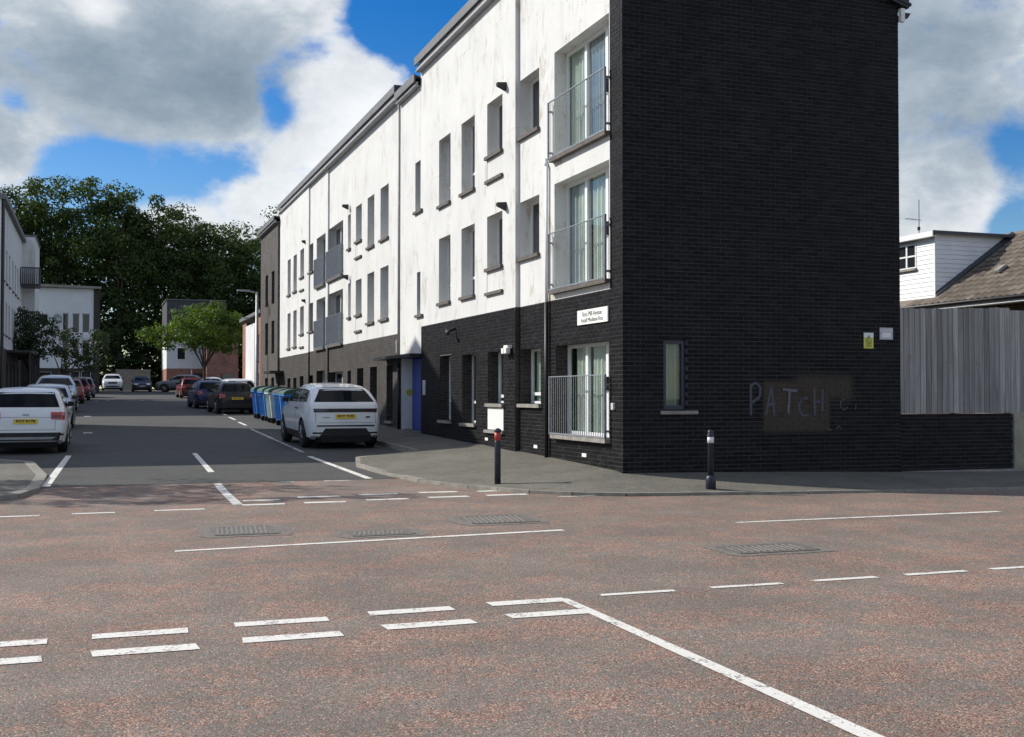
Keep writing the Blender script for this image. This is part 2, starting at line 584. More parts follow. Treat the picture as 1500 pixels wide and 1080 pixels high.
class MB:
    def __init__(self):
        self.v, self.f = [], []

    def poly(self, pts):
        i = len(self.v)
        self.v += [tuple(p) for p in pts]
        self.f.append(tuple(range(i, i + len(pts))))

    def hexa(self, b, t):
        """b: four bottom points counter-clockwise from above, t: four top points"""
        i = len(self.v)
        self.v += [tuple(p) for p in b] + [tuple(p) for p in t]
        self.f += [(i + 3, i + 2, i + 1, i), (i + 4, i + 5, i + 6, i + 7), (i, i + 1, i + 5, i + 4), (i + 1, i + 2, i + 6, i + 5), (i + 2, i + 3, i + 7, i + 6), (i + 3, i, i + 4, i + 7)]
        return self

    def box(self, x0, x1, y0, y1, z0, z1):
        return self.hexa([(x0, y0, z0), (x1, y0, z0), (x1, y1, z0), (x0, y1, z0)], [(x0, y0, z1), (x1, y0, z1), (x1, y1, z1), (x0, y1, z1)])

    def tube(self, p0, p1, r0, r1=None, n=8, cap=True):
        r1 = r0 if r1 is None else r1
        p0, p1 = Vector(p0), Vector(p1)
        d = (p1 - p0)
        if d.length < 1e-6:
            return self
        q = d.to_track_quat('Z', 'Y')
        i = len(self.v)
        for p, r in ((p0, r0), (p1, r1)):
            for k in range(n):
                a = 2 * math.pi * k / n
                self.v.append(tuple(p + q @ Vector((r * math.cos(a), r * math.sin(a), 0))))
        for k in range(n):
            j = (k + 1) % n
            self.f.append((i + k, i + j, i + n + j, i + n + k))
        if cap:
            self.f.append(tuple(i + k for k in reversed(range(n))))
            self.f.append(tuple(i + n + k for k in range(n)))
        return self

    def lathe(self, prof, c=(0, 0, 0), n=16):
        i = len(self.v)
        m = len(prof)
        for r, z in prof:
            for k in range(n):
                a = 2 * math.pi * k / n
                self.v.append((c[0] + r * math.cos(a), c[1] + r * math.sin(a), c[2] + z))
        for j in range(m - 1):
            for k in range(n):
                k2 = (k + 1) % n
                self.f.append((i + j * n + k, i + j * n + k2, i + (j + 1) * n + k2, i + (j + 1) * n + k))
        self.f.append(tuple(i + k for k in reversed(range(n))))
        self.f.append(tuple(i + (m - 1) * n + k for k in range(n)))
        return self

    def mesh(self, name, mat, smooth=False):
        me = bpy.data.meshes.new(name)
        me.from_pydata(self.v, [], self.f)
        me.materials.append(MATS[mat])
        if smooth:
            me.polygons.foreach_set('use_smooth', [True] * len(me.polygons))
        me.update()
        return me

    def build(self, name, mat, parent=None, smooth=False, kind=None, bevel=0):
        o = bpy.data.objects.new(name, self.mesh(name, mat, smooth))
        link(o, parent)
        if kind:
            o['kind'] = kind
        if bevel:
            b = o.modifiers.new('bevel', 'BEVEL'); b.width = bevel; b.segments = 2; b.limit_method = 'ANGLE'
        return o


class Fr:
    """a wall plane: u runs along it, n points into the building"""

    def __init__(self, o, u, n):
        self.o, self.u, self.n = Vector((o[0], o[1], 0)), Vector((u[0], u[1], 0)), Vector((n[0], n[1], 0))
        self.flip = self.u.cross(Vector((0, 0, 1))).dot(self.n) > 0

    def P(self, u, z, d=0.):
        q = self.o + self.u * u + self.n * d
        return (q.x, q.y, z)

    def box(self, mb, u0, u1, z0, z1, d0, d1):
        b = [self.P(u0, z0, d0), self.P(u1, z0, d0), self.P(u1, z0, d1), self.P(u0, z0, d1)]
        t = [self.P(u0, z1, d0), self.P(u1, z1, d0), self.P(u1, z1, d1), self.P(u0, z1, d1)]
        if self.flip:
            b, t = b[::-1], t[::-1]
        mb.hexa(b, t)
        return mb


def wall(mb, fr, u0, u1, z0, z1, ops=(), reveal=.3, d0=0., top=None):
    """sheet with openings and their reveals; top(u) gives a sloping head"""
    us = sorted({u0, u1} | {min(max(v, u0), u1) for o in ops for v in o[:2]})
    zs = sorted({z0, z1} | {min(max(v, z0), z1) for o in ops for v in o[2:4]})
    for a, b in zip(us, us[1:]):
        for c, e in zip(zs, zs[1:]):
            if b - a < 1e-5 or e - c < 1e-5:
                continue
            um, zm = (a + b) / 2, (c + e) / 2
            if any(o[0] < um < o[1] and o[2] < zm < o[3] for o in ops):
                continue
            e1, e2 = e, e
            if top and abs(e - z1) < 1e-6:
                e1, e2 = top(a), top(b)
            mb.poly([fr.P(a, c, d0), fr.P(b, c, d0), fr.P(b, e2, d0), fr.P(a, e1, d0)])
    for (a, b, c, e) in [o[:4] for o in ops]:
        for p, q in (((a, c), (b, c)), ((b, c), (b, e)), ((b, e), (a, e)), ((a, e), (a, c))):
            mb.poly([fr.P(*p, d0), fr.P(*q, d0), fr.P(*q, reveal), fr.P(*p, reveal)])
    return mb


def window(parent, fr, u0, u1, z0, z1, depth=.24, mull=(), trans=(), frame='upvc', glass='glass', sill='dark_sill', name='window', curtain=None, open_tilt=0, fw=.055, silld=.07):
    mb = MB()
    d0, d1 = depth, depth + .06
    fr.box(mb, u0, u1, z0, z0 + fw, d0, d1)
    fr.box(mb, u0, u1, z1 - fw, z1, d0, d1)
    fr.box(mb, u0, u0 + fw, z0 + fw, z1 - fw, d0, d1)
    fr.box(mb, u1 - fw, u1, z0 + fw, z1 - fw, d0, d1)
    for m in mull:
        um = u0 + (u1 - u0) * m
        fr.box(mb, um - fw * .8, um + fw * .8, z0 + fw, z1 - fw, d0 - .003, d1)
    for m in trans:
        zm = z0 + (z1 - z0) * m
        fr.box(mb, u0 + fw, u1 - fw, zm - fw * .6, zm + fw * .6, d0 + .004, d1)
    w = mb.build(name, frame, parent)
    p = MB()
    fr.box(p, u0 + fw * .6, u1 - fw * .6, z0 + fw * .6, z1 - fw * .6, d0 + .03, d0 + .042)
    p.build('pane', glass, w)
    if sill:
        s = MB()
        fr.box(s, u0 - .04, u1 + .04, z0 - .075, z0 - .002, -silld, depth + .02)
        s.build('sill', sill, w)
    if curtain:
        c = MB()
        for (ca, cb, mt) in curtain:
            c = MB()
            n = max(8, int((cb - ca) / .035))
            for k in range(n):
                ua, ub = ca + (cb - ca) * k / n, ca + (cb - ca) * (k + 1) / n
                da, db = depth + .10 + .03 * math.sin(k * 1.3), depth + .10 + .03 * math.sin((k + 1) * 1.3)
                c.poly([fr.P(ua, z0 + .02, da), fr.P(ub, z0 + .02, db), fr.P(ub, z1 - .02, db), fr.P(ua, z1 - .02, da)])
            c.build('curtain', mt, w)
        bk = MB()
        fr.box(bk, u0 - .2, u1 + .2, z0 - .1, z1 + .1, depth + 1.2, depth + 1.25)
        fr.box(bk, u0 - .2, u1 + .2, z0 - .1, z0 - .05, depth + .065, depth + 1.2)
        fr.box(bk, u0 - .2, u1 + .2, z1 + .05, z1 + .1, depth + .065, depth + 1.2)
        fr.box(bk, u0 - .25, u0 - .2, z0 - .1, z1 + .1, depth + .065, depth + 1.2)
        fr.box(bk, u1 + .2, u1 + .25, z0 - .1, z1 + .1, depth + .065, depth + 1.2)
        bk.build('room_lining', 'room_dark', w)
    return w


def railing(parent, fr, u0, u1, z0, z1, d=-.07, mat='galvanised', step=.105, br=.008, label=None):
    mb = MB()
    fr.box(mb, u0, u1, z1 - .018, z1, d - .014, d + .014)
    fr.box(mb, u0, u1, z0, z0 + .025, d - .015, d + .015)
    n = int((u1 - u0) / step)
    for k in range(n + 1):
        u = u0 + .012 + (u1 - u0 - .024) * k / n
        mb.tube(fr.P(u, z0, d), fr.P(u, z1 - .01, d), br, n=6, cap=False)
    for u in (u0 + .01, u1 - .01):
        fr.box(mb, u - .01, u + .01, z0 - .02, z1, d - .02, d + .02)
        fr.box(mb, u - .012, u + .012, z1 - .2, z1 - .16, d, .02)
        fr.box(mb, u - .012, u + .012, z0 + .1, z0 + .14, d, .02)
    return mb.build('railing', mat, parent)


def brick_rows(fr, u0, u1, z0, z1, ops=(), phase=0, top=None, front=0., depth=.05):
    """bricks in stretcher bond -> list of (u0, u1, z0, z1)"""
    res = []
    g, bw, j = .075, .225, .010
    k = 0
    z = z0
    while z < z1 - .02:
        za, zb = z, min(z + g - j, z1)
        segs = [(u0, u1)]
        for o in ops:
            if o[2] < (za + zb) / 2 < o[3]:
                ns = []
                for a, b in segs:
                    if o[1] <= a or o[0] >= b:
                        ns.append((a, b)); continue
                    if o[0] > a: ns.append((a, o[0]))
                    if o[1] < b: ns.append((o[1], b))
                segs = ns
        off = ((k + phase) % 2) * bw / 2
        for a, b in segs:
            n0 = math.floor((a - off) / bw)
            u = n0 * bw + off
            while u < b:
                ua, ub = max(u, a), min(u + bw - j, b)
                if ub - ua > .02 and (not top or zb < min(top(ua), top(ub))):
                    res.append((ua, ub, za, zb))
                u += bw
        z += g
        k += 1
    return res


def brick_mesh(mb, fr, b, proud=0.):
    a0 = .0
    u0, u1, z0, z1 = b
    fr.box(mb, u0, u1, z0, z1, -proud, .045)


# ------------------------------------------------------------------ ground
def street_z(y):
    return max(0., .0185 * (y - 19.))


def build_ground():
    g = MB()
    xs = [-900, -300, -100, -40, 60, 150, 400, 900]
    ys = [-300, -60, 19, 60, 140, 300, 900, 1500]
    zf = lambda y: -.12 if y < 20 else -.12 + .0185 * (min(y, 180) - 19)
    for a, b in zip(xs, xs[1:]):
        for c, d in zip(ys, ys[1:]):
            g.poly([(a, c, zf(c)), (b, c, zf(c)), (b, d, zf(d)), (a, d, zf(d))])
    g.build('ground', 'soil', kind='structure')
    r = MB()
    n = 30
    for i in range(n):
        for j in range(4):
            x0, x1 = -60 + 4 * i, -56 + 4 * i
            y0, y1 = -16 + 9.2 * j, -6.8 + 9.2 * j
            y1 = 20.7 if j == 3 else y1
            if j == 3 and (x0 >= 20 or x1 <= -12):
                y1 = 15.9 if x0 >= 8 else 18.9
            if j == 3 and y1 == 20.7:
                r.poly([(x0, y0, 0), (x1, y0, 0), (x1, 19, 0), (x0, 19, 0)])
                r.poly([(x0, 19, 0), (x1, 19, 0), (x1, 20.72, street_z(20.72)), (x0, 20.72, street_z(20.72))])
                continue
            r.poly([(x0, y0, 0), (x1, y0, 0), (x1, y1, 0), (x0, y1, 0)])
    road = r.build('main_road', 'red_chip_asphalt', kind='structure')
    s = MB()
    yy = [20.7, 24, 28, 34, 40, 50, 60, 75, 90, 105, 122, 126]
    for a, b in zip(yy, yy[1:]):
        xl, xr = (-2.9, 7.6) if a < 90 else (-12, 22)
        xl2, xr2 = (-2.9, 7.6) if b < 91 else (-12, 22)
        s.poly([(xl, a, street_z(a) + .004), (xr, a, street_z(a) + .004), (xr2, b, street_z(b) + .004), (xl2, b, street_z(b) + .004)])
    street = s.build('side_street', 'street_asphalt', kind='structure')
    # seam of worn grey asphalt in the mouth of the street
    def mark(parent, pts, mat='road_paint', z=.0045, name='road_marking'):
        m = MB()
        m.poly([(x, y, (street_z(y) + .004 if parent is street else street_z(y)) + z) for x, y in pts])
        return m.build(name, mat, parent)

    def dash(parent, x0, x1, y0, w, mat='road_paint', jit=.012):
        q = lambda: random.uniform(-jit, jit)
        mark(parent, [(x0 + q(), y0 - w / 2 + q() * .6), (x1 + q(), y0 - w / 2 + q() * .6), (x1 + q(), y0 + w / 2 + q() * .6), (x0 + q(), y0 + w / 2 + q() * .6)], mat)
    # near give-way line (two rows)
    up = [(-.9, -.28, 8.0), (0, .6, 8.05), (.9, 1.54, 8.13), (1.86, 2.49, 8.22), (2.79, 3.40, 8.28)]
    lo = [(-.9, -.29, 7.5), (-.01, .61, 7.54), (.9, 1.53, 7.62), (1.85, 2.48, 7.72), (2.77, 3.36, 7.80)]
    for a, b, y in up:
        dash(road, a, b, y, .16)
    for a, b, y in lo:
        dash(road, a, b, y - .02, .17)
    for k in range(1, 5):
        dash(road, -.9 - .92 * k, -.28 - .92 * k, 8.0 - .03 * k, .16); dash(road, -.9 - .92 * k, -.29 - .92 * k, 7.48 - .03 * k, .17)
    mark(road, [(3.30, 3.2), (3.42, 3.2), (3.435, 8.29), (3.35, 8.36)], z=.0055)
    for k, x in enumerate([3.73, 4.73, 5.69, 6.65, 7.6, 8.55, 9.5, 10.45]):
        dash(road, x, x + .66, 8.36 + .012 * k, .085)
    mark(road, [(.76, 12.07), (5.11, 12.42), (5.11, 12.54), (.76, 12.16)], 'road_paint')
    mark(road, [(7.4, 12.45), (11.4, 12.40), (11.4, 12.53), (7.4, 12.53)], 'road_paint')
    mark(road, [(14.4, 12.3), (18.4, 12.2), (18.4, 12.32), (14.4, 12.42)], 'road_paint')
    # far give-way line
    for a, b, y in [(2.06, 2.59, 17.5), (2.91, 3.55, 17.8), (3.88, 4.5, 17.92), (4.87, 5.5, 17.98), (5.82, 6.4, 17.9)]:
        dash(road, a, b, y - .03, .2)
    for a, b, y in [(1.97, 2.57, 16.8), (2.86, 3.46, 16.85), (3.79, 4.45, 17.0), (4.78, 5.41, 17.08), (5.72, 6.39, 17.12)]:
        dash(road, a, b, y, .2)
    dash(road, 6.68, 7.28, 17.05 - .55, .1, 'worn_road_paint')
    for a, b in [(-1.3, -.67), (-.29, .26), (.76, 1.42)]:
        dash(road, a, b, 16.35 + .08 * a, .13)
    for a, b in [(2.95, 3.3), (3.83, 4.3)]:
        dash(road, a, b, 20.55, .16, 'worn_road_paint')
    mark(road, [(1.85, 16.9), (1.99, 16.9), (2.024, 19.0), (1.89, 19.0)])
    mark(road, [(1.89, 19.0), (2.024, 19.0), (2.05, 20.6), (1.92, 20.6)])
    mark(street, [(2.04, 22.9), (2.16, 22.9), (2.26, 28.3), (2.15, 28.3)])
    mark(street, [(4.62, 20.75), (4.76, 20.75), (4.68, 26.6), (4.56, 26.6)])
    mark(street, [(-.84, 20.75), (-.70, 20.75), (-.50, 28.2), (-.62, 28.2)], 'road_paint')
    mark(street, [(4.66, 28), (4.76, 28), (5.0, 40), (4.9, 40)], 'worn_road_paint')
    for y in (42.5, 47.5, 52.5):
        x = 4.95 + (y - 40) * .035
        mark(street, [(x, y), (x + .12, y), (x + .2, y + 3), (x + .08, y + 3)], 'road_paint')
    for x, y in [(-.1, 78), (.6, 80), (2.8, 80), (-.35, 38), (-.45, 52)]:
        mark(street, [(x, y), (x + .28, y), (x + .26, y + .9), (x, y + .8)], 'worn_road_paint')
    # worn patches round the ironwork
    for i, (x, y, w, h) in enumerate([(1.62, 13.66, 1.05, 1.15), (3.05, 12.9, 1.05, .75), (4.75, 13.8, 1.2, 1.15), (6.5, 10.3, 1.3, .85)]):
        m = MB()
        pts = []
        for k in range(22):
            a = 2 * math.pi * k / 22
            ca, sa = math.cos(a), math.sin(a)
            q = 1 / max(abs(ca), abs(sa)) ** .95
            j = random.uniform(.93, 1.03)
            pts.append((x + ca * q * w / 2 * j, y + sa * q * h / 2 * j, .004))
        m.poly(pts)
        m.build('asphalt_patch', 'patch_asphalt', road)
    return road, street


road, street = build_ground()

# footways -----------------------------------------------------------------
FZ = lambda t: .265 + .021 * t        # footway level along the facade


def footways():
    kr = [(60, 13.2, .05), (30, 13.9, .05), (20, 14.9, .035), (13.9, 15.25, .035), (10.6, 15.72, .04), (7.72, 16.28, .045), (7.0, 16.72, .045), (6.5, 17.25, .045), (5.88, 18.5, .048), (5.4, 19.9, .06), (5.15, 21.6, .095), (5.05, 23.4, .14), (5.3, 24.6, .22), (6.6, 25.6, .25), (7.1, 26.4, .26), (7.15, 32, .36), (7.2, 40, .5), (7.3, 50, .68), (7.4, 64, .95), (7.5, 90, 1.44), (10.5, 98, 1.6), (22, 100, 1.63)]
    wl = [(60, 19.5, .0), (30, 19.5, .03), (20, 18.4, .05), (14.3, 18.3, .125), (11.5, 18.3, .2), (8.9, 18.3, .255), (8.7, 18.3, .262), (8.65, 18.3, .264), (8.6, 18.4, .266), (8.6, 20, FZ(2)), (8.6, 22, FZ(4)), (8.6, 24, FZ(6)), (8.6, 25, FZ(7)), (8.6, 26, FZ(8)), (8.6, 27, FZ(9)), (8.6, 32.5, FZ(14)), (8.6, 40, FZ(22)), (8.6, 50, FZ(32) - .02), (8.6, 64, 1.08), (12, 90, 1.5), (14, 104, 1.7), (24, 110, 1.75)]
    m = MB()
    for i in range(len(kr) - 1):
        a, b, c, d = kr[i], kr[i + 1], wl[i + 1], wl[i]
        n = 5
        L = lambda p, q, t: tuple(p[k] + (q[k] - p[k]) * t for k in range(3))
        for k in range(n):
            m.poly([L(a, d, k / n), L(a, d, (k + 1) / n), L(b, c, (k + 1) / n), L(b, c, k / n)])
    right = m.build('footway_right', 'footway_asphalt', kind='structure')
    kl = [(-60, 18.4, .12), (-20, 18.3, .12), (-3, 18.15, .09), (-1.7, 18.35, .08), (-1.1, 19.0, .07), (-.88, 20.1, .07), (-.84, 22.5, .12), (-1.2, 25.2, .22), (-2.3, 26.4, .25), (-2.75, 27.2, .27), (-2.75, 34, .39), (-2.75, 47, .63), (-2.75, 60, .87), (-2.8, 78, 1.2), (-2.9, 92, 1.46), (-12, 98, 1.6)]
    wl2 = [(-60, 24, .2), (-20, 24, .2), (-4.6, 24, .2), (-4.6, 24.2, .2), (-4.6, 24.4, .2), (-4.6, 24.8, .2), (-4.6, 25.3, .24), (-4.6, 26, .26), (-4.6, 27, .28), (-4.6, 28, .3), (-4.6, 34, .42), (-4.6, 47, .66), (-4.6, 60, .9), (-4.6, 78, 1.23), (-4.6, 92, 1.49), (-12, 104, 1.7)]
    m = MB()
    for i in range(len(kl) - 1):
        m.poly([kl[i], wl2[i], wl2[i + 1], kl[i + 1]][::-1])
    left = m.build('footway_left', 'footway_asphalt', kind='structure')
    # plot behind the left footway
    m = MB()
    m.poly([(-4.5, 24, .19), (-60, 24, .19), (-60, 104, 1.7), (-4.5, 104, 1.7)])
    m.build('yard', 'footway_asphalt', kind='structure')

    def kerb(path, parent, inward, z_floor, stretch=.915):
        # stones set along the path, each with its own gap and slight lift
        for (a, b) in zip(path, path[1:]):
            a, b = Vector(a), Vector(b)
            d = b - a
            L = d.length
            n = max(1, round(L / stretch))
            if L > 14:
                n = max(1, round(L / 2.7))
            e = d / n
            side = Vector((-d.y, d.x, 0)).normalized() * .15 * inward
            for k in range(n):
                p, q = a + e * k + e.normalized() * .006, a + e * (k + 1) - e.normalized() * .006
                j = random.uniform(-.004, .004)
                up = Vector((0, 0, .006 + j))
                lowp = Vector((p.x, p.y, z_floor(p.y) - .1)); lowq = Vector((q.x, q.y, z_floor(q.y) - .1))
                s0, s1 = p - side * .25, q - side * .25
                mb = MB()
                bt = [lowp - side * .25, lowq - side * .25, lowq + side, lowp + side]
                tp = [p + up - side * .25, q + up - side * .25, q + up + side, p + up + side]
                if inward < 0:
                    bt, tp = bt[::-1], tp[::-1]
                mb.hexa(bt, tp)
                mb.build('kerb_stone', 'kerb_stone', parent)
    kerb(kr[2:18], right, -1, street_z)
    kerb(kl[1:14], left, 1, street_z)
    return right, left


foot_r, foot_l = footways()

# ------------------------------------------------------------------ the corner apartment block
XF, Y0 = 8.47, 18.0
GABLE_W = 5.72
gtop = lambda u: 10.70 - u * .305


def cor(off, t, z=None):
    k = (XF + off) / XF
    tt = (t + 18) * k - 18
    return tt if z is None else (tt, 1.58 + (z - 1.58) * k)


def apartments():
    B = thing('apartment_block', 'long three storey white rendered and black brick apartment block on the street corner', 'building', (XF, Y0, 0))
    inv = (-XF, -Y0)

    def Fo(off):
        return Fr((off, 0), (0, 1), (1, 0))      # local to the thing's base

    # ---- street front, split where the wall steps
    def ops(off, lst):
        r = []
        for (a, b, c, d) in lst:
            a2, c2 = cor(off, a, c); b2, d2 = cor(off, b, d)
            r.append((a2, b2, c2, d2))
        return r
    o2, o3, o4, o5 = -.09, -.03, -.09, -.15
    T1, T2 = 5.14, 15.05
    T3, T4, T5, T6 = cor(o4, 26.84), cor(o5, 31.15), cor(o5, 39.3), cor(o5, 45.5)
    win1 = [(3.96, 5.10, 7.02, 8.24), (3.96, 5.10, 4.45, 5.64), (3.88, 5.10, 1.37, 2.53)]
    bal1 = [(.54, 3.13, 6.2, 8.3), (.54, 3.13, 3.6, 5.7), (.56, 3.07, .79, 2.53)]
    tall2 = ops(o2, [(8.23, 9.3, 6.5, 8.24), (10.24, 11.29, 6.5, 8.24), (8.23, 9.3, 3.95, 5.64), (10.24, 11.29, 3.95, 5.64)])
    nar2 = ops(o2, [(12.93, 13.7, 6.7, 8.09), (12.86, 13.5, 3.78, 4.98)])
    sh2 = ops(o2, [(6.23, 7.3, 7.03, 8.26), (6.23, 7.3, 4.45, 5.65)])
    g2 = ops(o2, [(8.14, 9.23, .87, 2.55), (10.16, 11.19, .9, 2.56)])
    g2s = ops(o2, [(6.14, 7.24, 1.36, 2.54)])
    door2 = [(12.72, 14.98, .3, 2.62)]
    tall3 = ops(o3, [(16.86, 17.96, 6.44, 8.08), (18.82, 19.82, 6.42, 8.07), (16.86, 17.96, 3.92, 5.55), (18.82, 19.82, 3.92, 5.55)])
    sh3 = ops(o3, [(20.71, 21.65, 6.84, 8.06), (20.71, 21.65, 4.3, 5.5), (22.5, 22.98, 6.75, 7.96), (22.47, 22.94, 4.3, 5.51)])
    bal3 = ops(o3, [(23.86, 26.6, 5.94, 7.94), (23.86, 26.6, 3.42, 5.42)])
    bal4 = ops(o4, [(27.3, 29.25, 5.91, 7.91), (27.3, 29.25, 3.4, 5.4)])
    sh4 = ops(o4, [(30.03, 31.12, 6.69, 7.86), (30.03, 31.12, 4.2, 5.38)])
    sh5 = ops(o5, [(32.3, 33.28, 6.69, 7.91), (32.3, 33.28, 4.2, 5.4)])
    tall5 = ops(o5, [(34.2, 35.15, 6.22, 7.86), (35.94, 36.85, 6.19, 7.84), (34.2, 35.15, 3.72, 5.35), (35.94, 36.85, 3.7, 5.33)])
    gr3 = ops(o3, [(16.3, 17.1, .75, 2.45), (18.4, 19.4, 1.0, 2.45), (20.4, 21.4, 1.0, 2.45), (22.4, 23.0, 1.0, 2.4), (23.8, 26.5, .9, 2.4)])
    gr4 = ops(o4, [(27.4, 29.2, .9, 2.5), (30.0, 31.1, .95, 2.35)])
    gr5 = ops(o5, [(32.3, 33.3, 1.2, 2.35), (34.2, 35.1, .95, 2.3), (35.9, 36.8, .95, 2.3)])
    f1, f2, f3, f4, f5 = Fo(0), Fo(o2), Fo(o3), Fo(o4), Fo(o5)
    HI1, HIm, HI2 = 10.45, 10.1, 10.3
    # white render
    m = MB()
    wall(m, f1, .52, T1, 3.42, HI1, win1[:2] + bal1[:2], .31)
    wall(m, f2, T1, 12.72, 3.42, HI1, tall2 + sh2, .31)
    wall(m, f2, 12.72, 12.8, 2.62, HI1, [], .31)
    wall(m, f2, 12.8, T2, 2.62, HIm, nar2, .31)
    m.poly([f1.P(T1, 3.42, 0), f1.P(T1, HI1, 0), f2.P(T1, HI1, 0), f2.P(T1, 3.42, 0)])
    m.poly([f2.P(12.8, HIm, 0), f2.P(12.8, HI1, 0), f2.P(12.8, HI1, 2), f2.P(12.8, HIm, 2)])
    m.poly([f2.P(T2, 2.62, 0), f2.P(T2, HIm, 0), f3.P(T2, HIm, 0), f3.P(T2, 2.62, 0)])
    m.build('rendered_wall', 'white_render', B)
    m = MB()
    wall(m, f3, T2, T3, 3.36, HI2, tall3 + sh3 + bal3, .3)
    wall(m, f4, T3, T4, 3.33, HI2, bal4 + sh4, .3)
    wall(m, f5, T4, T5, 3.30, HI2 - .05, sh5 + tall5, .3)
    for t, a, b in ((T3, f3, f4), (T4, f4, f5)):
        m.poly([a.P(t, 3.3, 0), a.P(t, HI2, 0), b.P(t, HI2, 0), b.P(t, 3.3, 0)])
    m.build('rendered_wall', 'white_render', B)
    # black brick backing (mortar) for the near units, textured brick further down the street
    m = MB()
    wall(m, f1, 0, .52, -.3, 10.5, [], .3, .004)
    wall(m, f1, .52, T1, -.3, 3.42, [win1[2], bal1[2]], .3, .004)
    wall(m, f2, T1, 12.72, -.3, 3.42, g2 + g2s, .3, .004)
    m.poly([f1.P(T1, -.3, .01), f1.P(T1, 3.42, .01), f2.P(T1, 3.42, .01), f2.P(T1, -.3, .01)])
    m.build('mortar_bed', 'mortar', B)
    # brick linings of the reveals and of the step between the units
    for f, o in [(f1, win1[2]), (f1, bal1[2])] + [(f2, q) for q in g2 + g2s]:
        a, b, c, d = o
        m = MB()
        for p, q in (((a, c), (b, c)), ((b, c), (b, d)), ((b, d), (a, d)), ((a, d), (a, c))):
            e = .002
            cx, cz = (a + b) / 2, (c + d) / 2
            s = lambda P: (P[0] + (e if P[0] < cx else -e), P[1] + (e if P[1] < cz else -e))
            m.poly([f.P(*s(p), 0.003), f.P(*s(q), .003), f.P(*s(q), .3), f.P(*s(p), .3)])
        m.build('brick_reveal', 'far_dark_brick', B)
    m = MB()
    m.poly([f1.P(T1 - .003, -.3, 0), f1.P(T1 - .003, 3.42, 0), f2.P(T1 - .003, 3.42, 0), f2.P(T1 - .003, -.3, 0)])
    m.build('brick_return', 'far_dark_brick', B)
    m = MB()
    wall(m, f2, 12.72, T2, -.3, 2.62, door2, .4)
    wall(m, f3, T2, T3, -.3, 3.36, gr3, .3)
    wall(m, f4, T3, T4, -.3, 3.33, gr4, .3)
    wall(m, f5, T4, T5, -.3, 3.30, gr5, .3)
    for t, a, b in ((T3, f3, f4), (T4, f4, f5), (T2, f2, f3)):
        m.poly([a.P(t, -.3, 0), a.P(t, 3.33, 0), b.P(t, 3.33, 0), b.P(t, -.3, 0)])
    m.build('brick_wall', 'far_dark_brick', B)
    # grey brick end unit
    m = MB()
    ge = ops(o5, [(40.4, 41.4, 6.1, 7.75), (42.7, 43.7, 6.1, 7.75), (40.4, 41.4, 3.6, 5.25), (42.7, 43.7, 3.6, 5.25), (40.4, 41.4, 1.0, 2.4), (42.7, 43.7, 1.0, 2.4)])
    wall(m, f5, T5, T6, -.3, 9.9, ge, .3, -.1)
    m.poly([f5.P(T5, -.3, 0), f5.P(T5, 9.9, 0), f5.P(T5, 9.9, -.1), f5.P(T5, -.3, -.1)])
    m.build('grey_brick_wall', 'grey_brick', B)
    for o in ge:
        window(B, f5, *o, depth=.12, frame='blue_frame', sill=None)
    # gable
    gf = Fr((0, 0), (1, 0), (0, 1))
    gwin = (.77, 1.22, 1.30, 2.52)
    m = MB()
    wall(m, gf, 0, GABLE_W, -.4, 8.6, [gwin], .16, .004)
    m.poly([gf.P(0, 8.6, .004), gf.P(GABLE_W, 8.6, .004), gf.P(GABLE_W, gtop(GABLE_W), .004), gf.P(0, gtop(0), .004)])
    m.build('mortar_bed', 'mortar', B)
    # every brick of the gable; the nearest ones are single parts
    rows = brick_rows(gf, 0, GABLE_W, -.035, 10.7, [gwin], 0, gtop)
    near = sorted(rows, key=lambda b: -((b[1] - b[0]) > .2) * 100 + (b[0] + abs(b[2] - 1.2) * 1.0))[:300]
    ns = set(near)
    cache = {}
    for b in rows:
        if b in ns:
            key = round(b[1] - b[0], 3)
            if key not in cache:
                q = MB(); brick_mesh(q, gf, (0, b[1] - b[0], 0, b[3] - b[2]), .0)
                cache[key] = q.mesh('brick', 'dark_brick')
            o = inst('brick', cache[key], B)
            o.location = (b[0], random.uniform(-.003, .0), b[2])
    rest = MB()
    for b in rows:
        if b not in ns:
            brick_mesh(rest, gf, b, random.uniform(.0, .003))
    rest.build('brickwork', 'dark_brick', B, kind='stuff')
    # street-side brickwork of the near units
    rest = MB()
    for b in brick_rows(f1, .104, .512, -.035, 10.55, [], 1):
        brick_mesh(rest, f1, b, random.uniform(.0, .003))
    for k, b in enumerate(brick_rows(f1, 0, .1, -.035, 10.55, [], 1)):
        brick_mesh(rest, f1, b, random.uniform(.0, .003))
    for b in brick_rows(f1, .52, T1 - .01, -.035, 3.42, [win1[2], bal1[2]], 0):
        brick_mesh(rest, f1, b, random.uniform(.0, .004))
    for b in brick_rows(f2, T1, 12.71, -.035, 3.42, g2 + g2s, 0):
        brick_mesh(rest, f2, b, random.uniform(.0, .004))
    rest.build('brickwork', 'dark_brick', B, kind='stuff')
    # body behind: rear wall, far end, floors so that no light leaks through
    m = MB()
    m.poly([(GABLE_W, .02, -.4), (GABLE_W, T6, -.4), (GABLE_W, T6, 8.75), (GABLE_W, .02, 8.75)])
    m.poly([(o5 - .1, T6, -.4), (GABLE_W, T6, -.4), (GABLE_W, T6, 8.75), (o5 - .1, T6, 9.9)])
    m.build('rear_wall', 'far_dark_brick', B)
